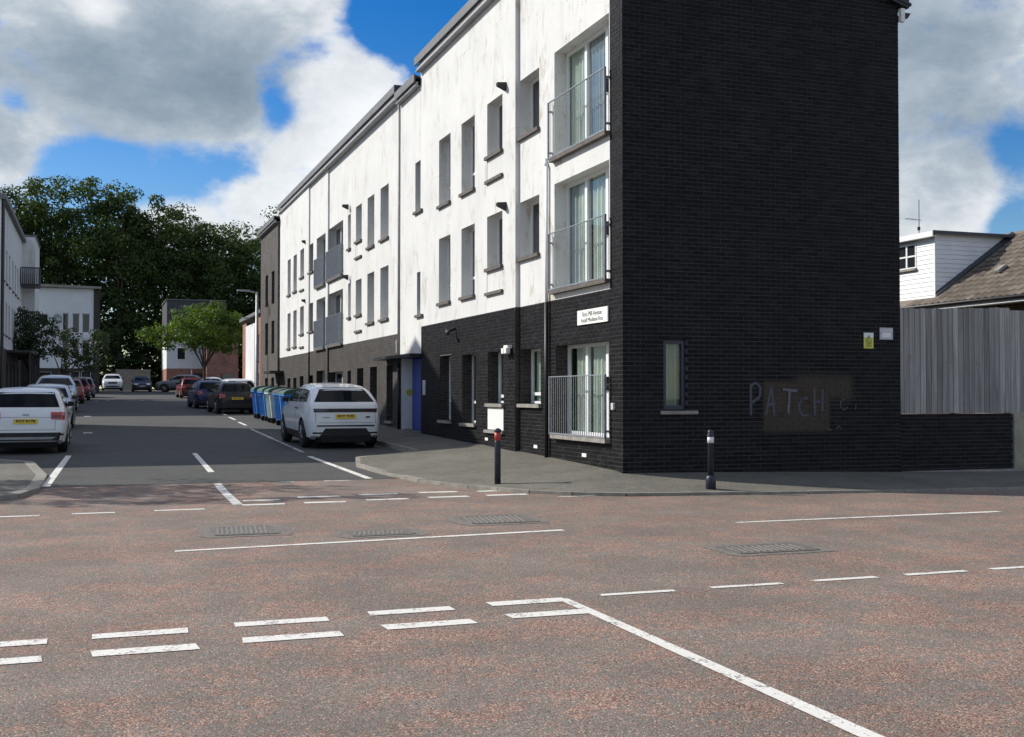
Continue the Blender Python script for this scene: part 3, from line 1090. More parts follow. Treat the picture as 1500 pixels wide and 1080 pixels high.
    # ---- roofs and fascias
    def roof(t0, t1, zt, zr, front, drop=.36, cap=False):
        q = MB()
        q.hexa([(front, t0, zt - .05), (GABLE_W + .22, t0, zr - .05), (GABLE_W + .22, t1, zr - .05), (front, t1, zt - .05)],
               [(front, t0, zt), (GABLE_W + .22, t0, zr), (GABLE_W + .22, t1, zr), (front, t1, zt)])
        r = q.build('roof', 'roof_felt', B)
        q = MB(); q.box(front - .012, front + .03, t0 - .01, t1 + .01, zt - .20, zt + .02)
        q.build('fascia', 'fascia', r)
        q = MB(); q.box(front + .06, front + .12, t0 + .01, t1 - .01, zt - drop, zt - .19)
        q.build('soffit_board', 'fascia_light', r)
        q = MB(); q.box(front + .02, .05, t0 + .015, t1 - .015, zt - drop - .012, zt - drop + .012)
        q.build('soffit', 'fascia_light', r)
        if cap:
            q = MB(); q.box(front - .01, .3, t0 - .06, t0 - .005, zt - .22, zt + .03)
            q.build('end_cap', 'black_metal', r)
        return r
    roof(-.12, 12.8, 10.80, 8.93, -.27)
    roof(12.84, T2, 10.38, 8.75, -.27, .30)
    roof(T2 + .06, T5, 10.62, 8.8, -.27, .36, True)
    roof(T5 + .03, T6 + .1, 10.16, 8.6, -.45, .30)
    # verge board and gutter end at the back of the gable
    q = MB()
    q.hexa([(-.1, -.10, 10.64), (5.9, -.10, 8.84), (5.9, .0, 8.84), (-.1, .0, 10.64)], [(-.1, -.10, 10.86), (5.9, -.10, 9.03), (5.9, .0, 9.03), (-.1, .0, 10.86)])
    q.build('verge_board', 'black_metal', B)
    q = MB(); q.box(5.735, 5.82, -.08, .0, 8.58, 8.83); q.build('soffit_end', 'upvc', B)
    q = MB(); q.hexa([(5.84, -.06, 8.66), (5.90, -.06, 8.66), (5.90, 12, 8.66), (5.84, 12, 8.66)], [(5.83, -.06, 8.76), (5.97, -.06, 8.76), (5.97, 12, 8.76), (5.83, 12, 8.76)]); q.build('gutter', 'black_plastic', B)

    # ---- windows
    cur = lambda o, sp: [(o[0] + (o[1] - o[0]) * a, o[0] + (o[1] - o[0]) * b, mt) for a, b, mt in sp]
    for i, o in enumerate(bal1):
        fm = 'upvc'
        sp = [[(.02, .25, 'reflection_curtain'), (.26, .61, 'reflection_curtain'), (.63, .98, 'curtain')], [(.02, .30, 'reflection_curtain'), (.36, .56, 'curtain'), (.63, .84, 'curtain'), (.84, .98, 'reflection_curtain')], [(.06, .30, 'curtain'), (.37, .58, 'curtain'), (.66, .9, 'curtain')]][i]  # the bluish sheets imitate reflection in the panes, the pale ones are curtains
        w = window(B, f1, *o, depth=.25, mull=(.25, .62), trans=(), frame=fm, glass='clear_glass', curtain=cur(o, sp), sill='concrete_sill' if i == 2 else 'dark_sill', fw=.07, silld=.11, name='balcony_door')
        h = MB(); f1.box(h, o[0] + (o[1] - o[0]) * .22, o[0] + (o[1] - o[0]) * .22 + .03, o[2] + .85, o[2] + 1.1, .2, .25); h.build('handle', 'black_plastic', w)
        railing(B, f1, o[0] - .02, o[1] + .12, o[2] + .01, o[2] + 1.13, -.085, 'galvanised', .10, .007 if i == 2 else .0055)
    for o in win1:
        gnd = o[2] < 2
        window(B, f1, *o, depth=.25, trans=(.18,) if gnd else (), mull=(), frame='upvc', glass='clear_glass' if gnd else 'glass', sill='concrete_sill' if gnd else 'dark_sill', curtain=cur(o, [(.1, .9, 'curtain')]) if gnd else None)
    for o in tall2 + sh2:
        w = window(B, f2, *o, depth=.25, trans=(.28,) if o[3] - o[2] > 1.4 else (), frame='upvc', mull=())
        if o[3] - o[2] > 1.4:
            h = MB(); f2.box(h, o[0] + .02, o[0] + .12, o[2] + .40, o[2] + .46, .10, .26); h.build('window_stay', 'upvc', w)
    for o in nar2:
        window(B, f2, *o, depth=.25)
    # rendered infill panels with a second sill under the short windows
    for f, lst in ((f2, sh2), (f3, sh3[:2]), (f5, sh5)):
        for o in lst:
            q = MB(); f.box(q, o[0] - .05, o[1] + .05, o[2] - .62, o[2] - .55, -.06, .02); q.build('panel_sill', 'dark_sill', B)
            q = MB(); f.box(q, o[1] - .012, o[1] + .004, o[2] - .55, o[2] - .08, -.004, .02); q.build('panel_joint', 'dark_sill', B)
    for o in g2:
        w = window(B, f2, *o, depth=.25, trans=(.3,), frame='upvc', sill='concrete_sill')
    for o in g2s:
        w = window(B, f2, *o, depth=.25, trans=(.14,), frame='upvc', sill='concrete_sill', glass='clear_glass', curtain=cur(o, [(.05, .95, 'blind')]))
        q = MB(); f2.box(q, o[0] + .0, o[1] - .02, .78, 1.27, -.012, .02)
        q.build('white_panel', 'sign_white', B)
        q = MB(); f2.box(q, o[0] - .05, o[1] + .12, .70, .765, -.07, .02); q.build('panel_sill', 'concrete_sill', B)
    for f, lst in ((f3, tall3 + sh3), (f4, sh4), (f5, sh5 + tall5)):
        for o in lst:
            window(B, f, *o, depth=.25, trans=(.28,) if o[3] - o[2] > 1.4 else ())
    for f, lst in ((f3, gr3), (f4, gr4), (f5, gr5)):
        for o in lst:
            window(B, f, *o, depth=.25, sill='concrete_sill', mull=(.5,) if o[1] - o[0] > 1.5 else ())
    for f, lst in ((f3, bal3), (f4, bal4)):
        for o in lst:
            window(B, f, *o, depth=.25, mull=(.3, .6), silld=.1, name='balcony_door')
            railing(B, f, o[0] - .02, o[1] + .1, o[2] + .01, o[2] + 1.12, -.085, 'rail_dark', .10, .012)
    # narrow gable window with its pale blind
    w = window(B, gf, *gwin, depth=.05, frame='blue_frame', glass='clear_glass', sill=None, fw=.075, curtain=[(gwin[0], gwin[1] - .06, 'blind')], name='gable_window')
    q = MB(); gf.box(q, gwin[0] - .06, gwin[1] + .2, 1.225, 1.285, -.05, .06); q.build('sill', 'concrete_sill', w)
    # ---- entrance
    q = MB(); q.box(o2 + .36, o2 + .39, 12.74, 14.96, .3, 2.6); d = q.build('entrance_door', 'blue_door', B)
    for a, b in ((12.85, 13.75), (13.95, 14.85)):
        q = MB(); q.box(o2 + .335, o2 + .359, a, b, .45, 2.45); q.build('door_leaf', 'blue_door', d)
    q = MB(); q.box(o2 + .31, o2 + .334, 13.72, 13.745, 1.2, 1.6); q.build('handle', 'alloy', d)
    q = MB(); q.box(o2 + .02, o2 + .35, 14.955, 14.975, .3, 2.6); q.build('door_jamb', 'sign_white', B)
    q = MB(); q.lathe([(.10, 0), (.10, .008)], (0, 0, 0), 16)
    o = q.build('door_sticker', 'sticker_yellow', B); o.rotation_euler = (R(90), 0, 0); o.location = (o2 + .26, 14.953, 1.62)
    q = MB(); q.box(-.45, .02, 12.6, 17.0, 2.60, 2.68); q.build('canopy', 'black_metal', B)
    q = MB(); f2.box(q, 12.25, 12.5, 1.55, 1.95, -.02, .005); q.build('notice_plate', 'sign_grey', B)
    q = MB(); q.box(-.8, .0, T5 - 1.4, T5 + .8, 2.55, 2.66); q.build('canopy', 'black_metal', B)
    # ---- pipes, vents, lamps, camera
    q = MB()
    q.tube((-.06, 3.42, .25), (-.06, 3.42, 3.4), .04, n=10); q.build('downpipe', 'black_plastic', B, True)
    q = MB(); q.tube((-.05, 3.42, 3.4), (-.05, 3.42, 6.1), .035, n=10); q.tube((-.05, 3.42, 6.1), (-.04, 3.6, 6.3), .035, n=8); q.build('downpipe', 'upvc', B, True)
    q = MB(); q.tube((o2 - .02, T2 + .06, .4), (o2 - .02, T2 + .06, 2.5), .045, n=10); q.build('downpipe', 'black_plastic', B, True)
    q = MB(); q.tube((o2 - .02, T2 + .06, 2.6), (o2 - .02, T2 + .06, 10.2), .045, n=10); q.build('downpipe', 'fascia_light', B, True)
    for t, z in ((5.75, 8.28), (5.75, 5.66), (cor(o3, 22.7), 8.2), (cor(o3, 22.7), 5.7), (cor(o5, 32), 8.0), (cor(o5, 32), 5.5)):
        q = MB(); q.hexa([(-.30, t - .05, z), (-.08, t - .05, z - .1), (-.08, t + .05, z - .1), (-.30, t + .05, z)], [(-.30, t - .05, z + .07), (-.08, t - .05, z + .09), (-.08, t + .05, z + .09), (-.30, t + .05, z + .07)])
        q.build('overflow_spout', 'black_plastic', B)
    for t, z in ((1.65, .42), (4.15, .47), (7.05, .52)):
        q = MB(); q.box(-.1 if t > 5 else -.015, .01, t - .1, t + .1, z, z + .065); q.build('air_vent', 'sign_white', B)
    q = MB(); q.box(-.2, -.09, 5.35, 5.6, 2.55, 2.62); q.box(-.24, -.14, 5.32, 5.48, 2.44, 2.56); q.box(-.24, -.14, 5.52, 5.64, 2.44, 2.56); q.build('floodlight', 'sign_white', B, bevel=.01)
    q = MB(); q.tube((-.09, 9.5, 3.2), (-.3, 9.5, 3.12), .035, n=8); q.tube((-.3, 9.56, 3.14), (-.34, 9.3, 3.06), .045, n=8); q.build('security_camera', 'black_plastic', B)
    q = MB(); q.box(-.13, -.03, T2 + .22, T2 + .40, 2.78, 3.16); q.build('bulkhead_lamp', 'concrete_sill', B, bevel=.02)
    q = MB(); q.box(-.05, .0, .30, .40, 1.30, 1.42); q.build('alarm_box', 'sign_grey', B, bevel=.01)
    # ---- chalk graffiti on the gable
    lay = [0]

    def stroke(pts, r=.014, mat='chalk', dz=0):
        q = MB()
        for a, b in zip(pts, pts[1:]):
            dx, dz_ = b[0] - a[0], b[1] - a[1]
            L = math.hypot(dx, dz_) or 1
            nx, nz = -dz_ / L * r, dx / L * r
            lay[0] += 1
            y = -.0065 - .0004 * (lay[0] % 12)
            q.poly([(a[0] + nx, y, a[1] + nz), (b[0] + nx, y, b[1] + nz), (b[0] - nx, y, b[1] - nz), (a[0] - nx, y, a[1] - nz)])
        return q
    x0 = 10.97 - XF
    G = {'P': [[(0, 1.2), (.0, 1.74)], [(0, 1.72), (.1, 1.78), (.2, 1.7), (.18, 1.52), (.02, 1.42)]],
         'A': [[(.30, 1.2), (.42, 1.7), (.48, 1.18)], [(.33, 1.38), (.50, 1.4)]],
         'T': [[(.66, 1.66), (.96, 1.63)], [(.80, 1.64), (.77, 1.22)]],
         'C': [[(1.18, 1.5), (1.08, 1.5), (1.0, 1.4), (1.0, 1.28), (1.08, 1.18), (1.2, 1.2)]],
         'H': [[(1.32, 1.68), (1.33, 1.18)], [(1.33, 1.43), (1.45, 1.44)], [(1.50, 1.66), (1.49, 1.25)]]}
    for ch, st in G.items():
        q = MB()
        for s in st:
            b = stroke([(x0 + x, z) for x, z in s], .025)
            i = len(q.v); q.v += b.v; q.f += [tuple(k + i for k in f) for f in b.f]
        q.build('graffiti', 'chalk_bright' if ch in 'T' else 'chalk', B)
    for s in [[(1.98, 1.5), (1.88, 1.44), (1.88, 1.34), (1.96, 1.28), (2.04, 1.34)], [(2.2, 1.28), (2.22, 1.4)], [(1.6, .93), (1.7, .92)], [(1.78, .94), (1.84, .99), (1.9, .93)]]:
        stroke([(x0 + x, z) for x, z in s], .012).build('graffiti', 'chalk', B)
    return B


apartments()


# ------------------------------------------------------------------ lettering
def text_mesh(s, size, mat, name='lettering', ext=.001, bold=0.):
    c = bpy.data.curves.new('tmp', 'FONT')
    c.body = s; c.size = size; c.align_x = 'CENTER'; c.align_y = 'CENTER'; c.extrude = ext
    c.offset = bold
    c.resolution_u = 3
    o = bpy.data.objects.new('tmp', c)
    COL.objects.link(o)
    dg = bpy.context.evaluated_depsgraph_get()
    me = bpy.data.meshes.new_from_object(o.evaluated_get(dg))
    bpy.data.objects.remove(o)
    me.materials.clear(); me.materials.append(MATS[mat]); me.name = name
    return me


def signs():
    # bilingual street name plate on the street front
    s = thing('street_name_sign', 'white street name plate with two lines of black lettering on dark brick', 'street sign', (XF - .02, Y0 + 1.24, 2.85))
    m = MB(); m.box(-.012, .012, -.68, .68, 0, .27); pl = m.build('plate', 'sign_white', s, bevel=.004)
    for txt, z, sz in (('Ross Mill Avenue', .185, .125), ('Ascaill Mhuileann Ross', .075, .108)):
        o = inst('lettering', text_mesh(txt, sz, 'ink', bold=.0), pl)
        o.rotation_euler = (R(90), 0, R(-90)); o.location = (-.0135, 0, z)
    # yellow hazard plate
    s = thing('hazard_sign', 'small yellow and white hazard warning plate on black brick gable', 'sign', (13.47, Y0 - .012, 2.42))
    m = MB(); m.box(-.105, .105, -.008, .006, 0, .29); pl = m.build('plate', 'sign_yellow', s)
    m = MB(); m.box(-.105, .105, -.010, -.0085, .2, .29); m.build('white_head', 'sign_white', pl)
    m = MB(); m.poly([(-.07, -.012, .13), (.07, -.012, .13), (0, -.012, .25)]); m.build('warning_triangle', 'ink', pl)
    m = MB(); m.poly([(-.05, -.0135, .14), (.05, -.0135, .14), (0, -.0135, .228)]); m.build('triangle_field', 'sign_yellow', pl)
    m = MB(); m.poly([(-.004, -.015, .21), (.004, -.015, .21), (.012, -.015, .175), (-.006, -.015, .15)]); m.build('flash_mark', 'ink', pl)
    m = MB()
    for z in (.105, .085, .06, .035):
        m.box(-.06, .06, -.011, -.0085, z, z + .008)
    m.build('printed_lines', 'ink', pl)
    s = thing('notice_sign', 'pale mauve notice plate at the right edge of the brick gable', 'sign', (13.865, Y0 - .012, 2.59))
    m = MB(); m.box(-.145, .145, -.008, .006, 0, .22); pl = m.build('plate', 'sign_grey', s)
    m = MB(); m.box(-.13, .13, -.0105, -.0085, .165, .175); m.box(-.1, .1, -.0105, -.0085, .04, .13); m.build('printed_block', 'sign_white', pl)


signs()


# ------------------------------------------------------------------ fence, low wall, house on the right
def right_side():
    Fz = 18.12
    w = thing('low_brick_wall', 'low black brick wall under the grey timber fence', 'wall', (14.21, Fz, 0))
    fr = Fr((0, 0), (1, 0), (0, 1))
    m = MB(); m.box(0, 2.72, .005, .3, -.3, 1.19); m.build('mortar_bed', 'mortar', w)
    cache = {}
    for b in brick_rows(fr, 0, 2.72, .01, 1.19, [], 1):
        key = (round(b[1] - b[0], 3), round(b[3] - b[2], 3))
        if key not in cache:
            q = MB(); brick_mesh(q, fr, (0, b[1] - b[0], 0, b[3] - b[2])); cache[key] = q.mesh('brick', 'dark_brick')
        o = inst('brick', cache[key], w); o.location = (b[0], random.uniform(-.003, .002), b[2])
    m = MB(); m.box(-.03, -.005, -.03, .0, -.1, 1.25); m.build('joint_sealant', 'sign_grey', w)
    m = MB(); m.hexa([(.0, -.30, .03), (2.75, -.25, .0), (2.75, .009, .0), (.0, .009, .03)], [(.0, -.28, .10), (2.75, -.22, .10), (2.75, .009, .12), (.0, .009, .12)]); m.build('plinth', 'concrete_sill', w)
    f = thing('timber_fence', 'tall grey weathered vertical board fence above the low black wall', 'fence', (14.21, Fz, 1.19))
    x = .02
    k = 0
    while x < 2.62:
        wd = .126 + random.uniform(-.006, .006)
        m = MB()
        off = random.uniform(0, .008)
        h = 1.995 + .004 * k + random.uniform(-.012, .012)
        m.box(x, x + wd - .010, -off - .010, -off + .012, .01 + random.uniform(0, .012), h)
        m.build('board', 'weathered_fence_wood', f, bevel=.002)
        x += wd
        k += 1
    m = MB(); m.box(.0, 2.66, .063, .075, .02, 1.93); m.build('gap_shade_sheet', 'black_plastic', f)  # dark sheet added behind the boards so the gaps read as shade
    for z in (.35, 1.0, 1.65):
        m = MB(); m.box(0, 2.7, .016, .06, z, z + .09); m.build('rail', 'weathered_fence_wood', f)
    for x in (.02, 1.35, 2.66):
        m = MB(); m.box(x, x + .09, .078, .16, 0, 1.95); m.build('post', 'weathered_fence_wood', f)
    f = thing('gate_pillar', 'pale rendered gate pillar beside the low wall at the right edge', 'pillar', (16.98, Fz, 0))
    m = MB(); m.box(-.03, .42, -.03, .42, -.2, 1.19); m.build('shaft', 'cream_post', f, bevel=.01)
    for k in range(6):
        m = MB(); m.box(-.09 + .127 * k, .03 + .127 * k, .0, .03, 1.2, 3.22); m.build('board', 'weathered_fence_wood', f)
    f = thing('garden_boundary_wall', 'low rendered boundary wall running on past the gate pillar', 'wall', (17.5, Fz, 0))
    m = MB(); m.box(0, 18, .05, .3, -.2, 1.1); m.build('wall', 'garden_wall', f)
    m = MB(); m.box(0, 18, .0, .35, 1.1, 1.17); m.build('coping', 'concrete_sill', f)

    # house with a dormer behind the fence
    H = thing('dormer_house', 'brown tiled house with white clad flat roof dormer behind the timber fence', 'house', (25.5, 31.1, 0))
    sl = .67
    ez = 4.5
    RP = lambda x: ez + sl * x
    m = MB(); m.box(.45, 7.0, -9, 14, 0, 4.38); m.build('wall', 'brown_brick', H)
    m = MB(); m.box(.40, .45, -3.2, -2.0, 2.2, 4.2); m.build('white_window', 'upvc', H)
    m = MB(); m.box(-.02, .0, -9.2, 14.2, ez - .20, ez - .01); m.build('fascia', 'upvc', H)
    m = MB(); m.box(0, .45, -9.2, 14.2, ez - .2, ez - .17); m.build('soffit', 'upvc', H)
    m = MB(); m.tube((-.07, -9.2, ez - .06), (-.07, 14.2, ez - .06), .06, n=8); m.build('gutter', 'black_plastic', H, True)
    r = MB()
    XR = 3.72
    r.poly([(0, -9.2, ez - .03), (XR, -9.2, RP(XR) - .03), (XR, 14.2, RP(XR) - .03), (0, 14.2, ez - .03)])
    r.poly([(2 * XR, -9.2, ez), (XR, -9.2, RP(XR) - .03), (XR, 14.2, RP(XR) - .03), (2 * XR, 14.2, ez)])
    r.poly([(0.4, -9, ez - .1), (XR, -9, RP(XR) - .05), (2 * XR - .4, -9, ez - .1)])
    roof = r.build('roof', 'brown_roof_tile', H)
    # tiles, course by course
    cosp = 1 / math.sqrt(1 + sl * sl)
    gx = .32 * cosp
    tm = MB()
    n = 4
    for i in range(n):
        a, b = .30 * i / n, .30 * (i + 1) / n
        h = lambda q: .024 * math.sin(q / .30 * 2 * math.pi) + .03
        th = .022
        tm.hexa([(-.02, -a, h(a) - th), (-.02, -b, h(b) - th), (gx + .05, -b, h(b) - th + sl * (gx + .05) - .035), (gx + .05, -a, h(a) - th + sl * (gx + .05) - .035)][::-1],
                [(-.02, -a, h(a)), (-.02, -b, h(b)), (gx + .05, -b, h(b) + sl * (gx + .05) - .035), (gx + .05, -a, h(a) + sl * (gx + .05) - .035)][::-1])
    tmesh = tm.mesh('roof_tile', 'brown_roof_tile')
    cnt = 0
    for row in range(20):
        x = .0 + row * gx
        for k in range(30):
            y = .9 - k * .30
            if y < -5.9 or x > 3.55:
                continue
            if y > .0 and x > .15:
                continue
            if row > 13 and y > -.5:
                continue
            if cnt > 296:
                continue
            o = inst('roof_tile', tmesh, roof)
            o.location = (x, y + random.uniform(-.004, .004), RP(x) + random.uniform(-.003, .003))
            cnt += 1
    m = MB(); m.tube((XR, -9.2, RP(XR) - .03), (XR, 14.2, RP(XR) - .03), .09, n=8); m.build('ridge', 'brown_roof_tile', roof)
    m = MB(); m.hexa([(1.25, -2.0, RP(1.25) + .05), (1.6, -2.0, RP(1.6) + .05), (1.6, -1.72, RP(1.6) + .05), (1.25, -1.72, RP(1.25) + .05)], [(1.2, -1.98, RP(1.25) + .14), (1.5, -1.98, RP(1.6) + .1), (1.5, -1.74, RP(1.6) + .1), (1.2, -1.74, RP(1.25) + .14)]); m.build('roof_vent', 'concrete_sill', roof, bevel=.02)
    # dormer
    dx0, dz0, dz1, dl = .42, 4.78, 6.86, 5.2
    WA = 0.92
    D = MB()
    D.poly([(dx0 + .03, .03, dz0 - .4), (3.5, .03, RP(3.5) - .3), (3.5, .03, dz1), (dx0 + .03, .03, dz1)])
    D.poly([(dx0 + .03, .03, dz0 - .4), (dx0 + .03, dl, dz0 - .4), (dx0 + .03, dl, dz1), (dx0 + .03, .03, dz1)])
    dm = D.build('dormer', 'cladding', H)
    z = dz0 - .25
    while z < dz1 - .02:
        z1 = min(z + .15, dz1)
        # cheek
        xa = dx0
        xb, xb1 = (z - ez) / sl - .02, (z1 - ez) / sl - .02
        if xb > xa:
            m = MB()
            m.hexa([(xa, -.012, z), (max(xb, xa + .02), -.012, z), (max(xb, xa + .02), .028, z), (xa, .028, z)], [(xa, .004, z1 - .004), (xb1, .004, z1 - .004), (xb1, .028, z1 - .004), (xa, .028, z1 - .004)])
            m.build('cladding_board', 'cladding', dm)
        segs = [(.06, dl)]
        if z1 > 5.85 and z < 6.65:
            segs = [(.06, WA - .02), (WA + 1.97, dl)]
        for a, b in segs:
            m = MB()
            m.hexa([(dx0 - .012, a, z), (dx0 + .028, a, z), (dx0 + .028, b, z), (dx0 - .012, b, z)], [(dx0 + .004, a, z1 - .004), (dx0 + .028, a, z1 - .004), (dx0 + .028, b, z1 - .004), (dx0 + .004, b, z1 - .004)])
            m.build('cladding_board', 'cladding', dm)
        z += .15
    m = MB(); m.box(dx0 - .015, dx0 + .05, -.016, .055, dz0 - .3, dz1); m.build('corner_trim', 'upvc', dm)
    wf = Fr((dx0, 0), (0, 1), (1, 0))
    for a in (WA, WA + 1.0):
        window(dm, wf, a, a + .95, 5.80, 6.63, depth=-.02, mull=(.5,), trans=(.5,), sill='concrete_sill', silld=.1, fw=.045)
    m = MB(); m.box(dx0 - .22, 3.7, -.18, dl + .2, dz1, dz1 + .03); m.build('flat_roof', 'roof_felt', dm)
    m = MB(); m.box(dx0 - .24, dx0 - .20, -.18, dl + .2, dz1 - .13, dz1 + .05); m.box(dx0 - .2, dx0, -.15, dl, dz1 - .13, dz1 - .1); m.build('fascia', 'upvc', dm)
    m = MB(); m.box(dx0 - .24, 3.6, -.22, -.18, dz1 - .04, dz1 + .06); m.build('roof_edge', 'lead', dm)
    m = MB()
    m.hexa([(dx0, -.05, RP(dx0) + .06), (3.6, -.16, RP(3.6) - .02), (3.6, -.0, RP(3.6) - .02), (dx0, .0, RP(dx0) + .06)], [(dx0, -.03, RP(dx0) + .14), (3.6, -.05, RP(3.6) + .14), (3.6, .0, RP(3.6) + .14), (dx0, .0, RP(dx0) + .14)])
    m.build('lead_flashing', 'lead', dm)
    A = thing('tv_aerial', 'thin television aerial on a pole above the dormer roof', 'aerial', (27.0, 33.2, 6.9))
    m = MB(); m.tube((0, 0, 0), (0, 0, 1.45), .018, n=6); m.build('mast', 'galvanised', A)
    m = MB(); m.tube((-.5, .1, .78), (.1, 0, .74), .010, n=5)
    for k in range(5):
        m.tube((-.5 + .12 * k, -.09, .78 - .005 * k), (-.5 + .12 * k, .25, .78 - .005 * k), .005, n=4)
    m.build('element_array', 'galvanised', A)
    m = MB(); m.box(-.05, .03, -.03, .03, .38, .5); m.build('junction_box', 'black_plastic', A)


right_side()


# ------------------------------------------------------------------ buildings along and behind the street
def simple_windows(B, fr, lst, **k):
    for o in lst:
        window(B, fr, *o, **k)


def left_and_far():
    # pitched building just outside the left edge: its shadow lies across the street
    x0 = -4.4
    B = thing('gabled_corner_building', 'white gabled building at the left corner of the street mouth', 'building', (x0, 34.3, 0))
    fr = Fr((0, 0), (0, 1), (-1, 0))
    wins = [(u, u + 1.0, z, z + 1.5) for u in (1.5, 4.2, 7.6, 10.4) for z in (1.4, 4.0, 6.6)]
    m = MB(); wall(m, fr, 0, 13.1, -.2, 11.0, wins, .2)
    m.poly([fr.P(0, 11.0), fr.P(13.1, 11.0), fr.P(6.5, 14.1)])
    m.poly([(0, 0, -.2), (-12, 0, -.2), (-12, 0, 11.0), (0, 0, 11.0)])
    m.poly([(0, 13.1, -.2), (-12, 13.1, -.2), (-12, 13.1, 11.0), (0, 13.1, 11.0)])
    m.poly([(-12, 0, -.2), (-12, 13.1, -.2), (-12, 13.1, 11), (-12, 6.5, 14.1), (-12, 0, 11)])
    m.build('wall', 'white_render', B)
    m = MB()
    m.poly([(.15, -.2, 11.02), (-12.2, -.2, 11.02), (-12.2, 6.55, 14.22), (.15, 6.55, 14.22)])
    m.poly([(.15, 13.3, 11.02), (-12.2, 13.3, 11.02), (-12.2, 6.55, 14.22), (.15, 6.55, 14.22)])
    m.build('roof', 'slate', B)
    simple_windows(B, fr, wins, depth=.14)

    # left terrace, in view at the left edge
    yb = 61.6
    B = thing('left_apartment_block', 'white rendered apartment block with black balconies at the left edge of the street', 'building', (x0, yb, 0))
    fr = Fr((0, 0), (0, 1), (-1, 0))
    L1 = 17.4
    wins = [(u, u + .95, z, z + h) for u in (1.4, 3.6, 5.8, 8.4, 10.6, 12.8) for z, h in ((4.6, 1.7), (7.3, 1.7))]
    low = [(u, u + 1.0, 1.5, 3.2) for u in (1.4, 4.4, 7.4, 10.4, 13.4)]
    m = MB(); wall(m, fr, 0, L1, 3.9, 11.1, wins, .25); m.poly([(0, 0, 0), (-10, 0, 0), (-10, 0, 11.1), (0, 0, 11.1)])
    # the projecting stair bay further up
    m.poly([(0, L1, 3.9), (.75, L1, 3.9), (.75, L1, 11.45), (0, L1, 11.45)])
    m.poly([(.75, L1, 3.9), (.75, L1 + 6, 3.9), (.75, L1 + 6, 11.45), (.75, L1, 11.45)])
    m.poly([(0, L1 + 6, 3.9), (.75, L1 + 6, 3.9), (.75, L1 + 6, 11.45), (0, L1 + 6, 11.45)])
    m.build('rendered_wall', 'white_render', B)
    m = MB(); wall(m, fr, 0, L1, 0, 3.9, low, .25)
    m.poly([(0, L1, 0), (.75, L1, 0), (.75, L1, 3.9), (0, L1, 3.9)]); m.poly([(.75, L1, 0), (.75, L1 + 6, 0), (.75, L1 + 6, 3.9), (.75, L1, 3.9)])
    m.build('brick_wall', 'far_dark_brick', B)
    m = MB(); m.poly([(-10, 0, 0), (-10, L1 + 6, 0), (-10, L1 + 6, 11), (-10, 0, 11)]); m.poly([(-10, L1 + 6, 0), (.74, L1 + 6, 0), (.74, L1 + 6, 11), (-10, L1 + 6, 11)]); m.build('rear_wall', 'far_dark_brick', B)
    m = MB(); m.box(-10.2, .22, -.1, L1 + .02, 11.1, 11.36); m.build('roof', 'fascia', B)
    m = MB(); m.box(-10.1, .8, L1 + .03, L1 + 6.1, 11.46, 11.6); m.build('roof', 'fascia', B)
    simple_windows(B, fr, wins, depth=.2); simple_windows(B, fr, low, depth=.2, frame='blue_frame', sill=None)
    for z in (5.5, 8.2):
        m = MB()
        m.box(.05, 1.1, L1 - 2.2, L1 - .1, z, z + .12)
        bl = m.build('balcony', 'black_metal', B)
        m = MB()
        for k in range(20):
            y = L1 - 2.2 + 2.1 * k / 19
            m.box(1.07, 1.09, y - .035, y + .035, z + .12, z + 1.1)
        for k in range(10):
            x = .05 + 1.03 * k / 9
            m.box(x - .035, x + .035, L1 - 2.21, L1 - 2.19, z + .12, z + 1.1)
        m.box(.05, 1.1, L1 - 2.23, L1 - 2.17, z + 1.08, z + 1.14); m.box(1.05, 1.11, L1 - 2.2, L1 - .1, z + 1.08, z + 1.14)
        m.build('balcony_rail', 'black_metal', bl)
    for y in (.15, .6):
        m = MB(); m.tube((.07, y, .8), (.07, y, 11.1), .06, n=8); m.build('downpipe', 'black_plastic', B)
    m = MB(); m.box(.0, 1.2, 4.5, 15, 3.75, 3.88); c = m.build('canopy', 'black_metal', B)
    for y in (4.6, 7.2, 9.8, 12.4, 14.9):
        m = MB(); m.box(1.1, 1.18, y - .04, y + .04, .8, 3.75); m.build('canopy_post', 'black_metal', c)

    # white block closing the view on the left
    B = thing('white_end_building', 'white flat roofed building with tall dark windows facing down the street', 'building', (-5.6, 108, 0))
    fr = Fr((0, 0), (1, 0), (0, 1))
    T = 5.42
    wins = [(2.85, 3.35, 6.9, 8.6), (3.65, 4.25, 6.9, 8.6), (4.45, 5.1, 6.9, 8.6), (2.85, 3.35, 4.6, 6.3), (3.65, 4.25, 4.6, 6.3), (4.45, 5.1, 4.6, 6.3), (.6, 1.7, 7.5, 8.5), (-.9, -.1, 7.5, 8.5)]
    m = MB(); wall(m, fr, -3, T - .02, 3.9, 10.75, wins, .2); m.build('rendered_wall', 'far_render', B)
    lw = [(.8, 2.0, 2.2, 3.5), (3.5, 4.3, 2.1, 3.55), (4.4, 5.2, 2.1, 3.55)]
    m = MB(); wall(m, fr, -3, T - .02, 1, 3.9, lw, .2); m.poly([(T, 0, 1), (T, 10, 1), (T, 10, 10.75), (T, 0, 10.75)]); m.build('brick_wall', 'far_dark_brick', B)
    m = MB(); m.box(T - .02, T + .5, -.1, .6, 1, 10.7); m.build('brick_pier', 'far_dark_brick', B)
    m = MB(); m.hexa([(-3.2, -.5, 10.9), (T + .6, -.5, 10.75), (T + .6, 10, 10.75), (-3.2, 10, 10.9)], [(-3.2, -.5, 11.1), (T + .6, -.5, 10.95), (T + .6, 10, 10.95), (-3.2, 10, 11.1)]); m.build('roof', 'concrete_sill', B)
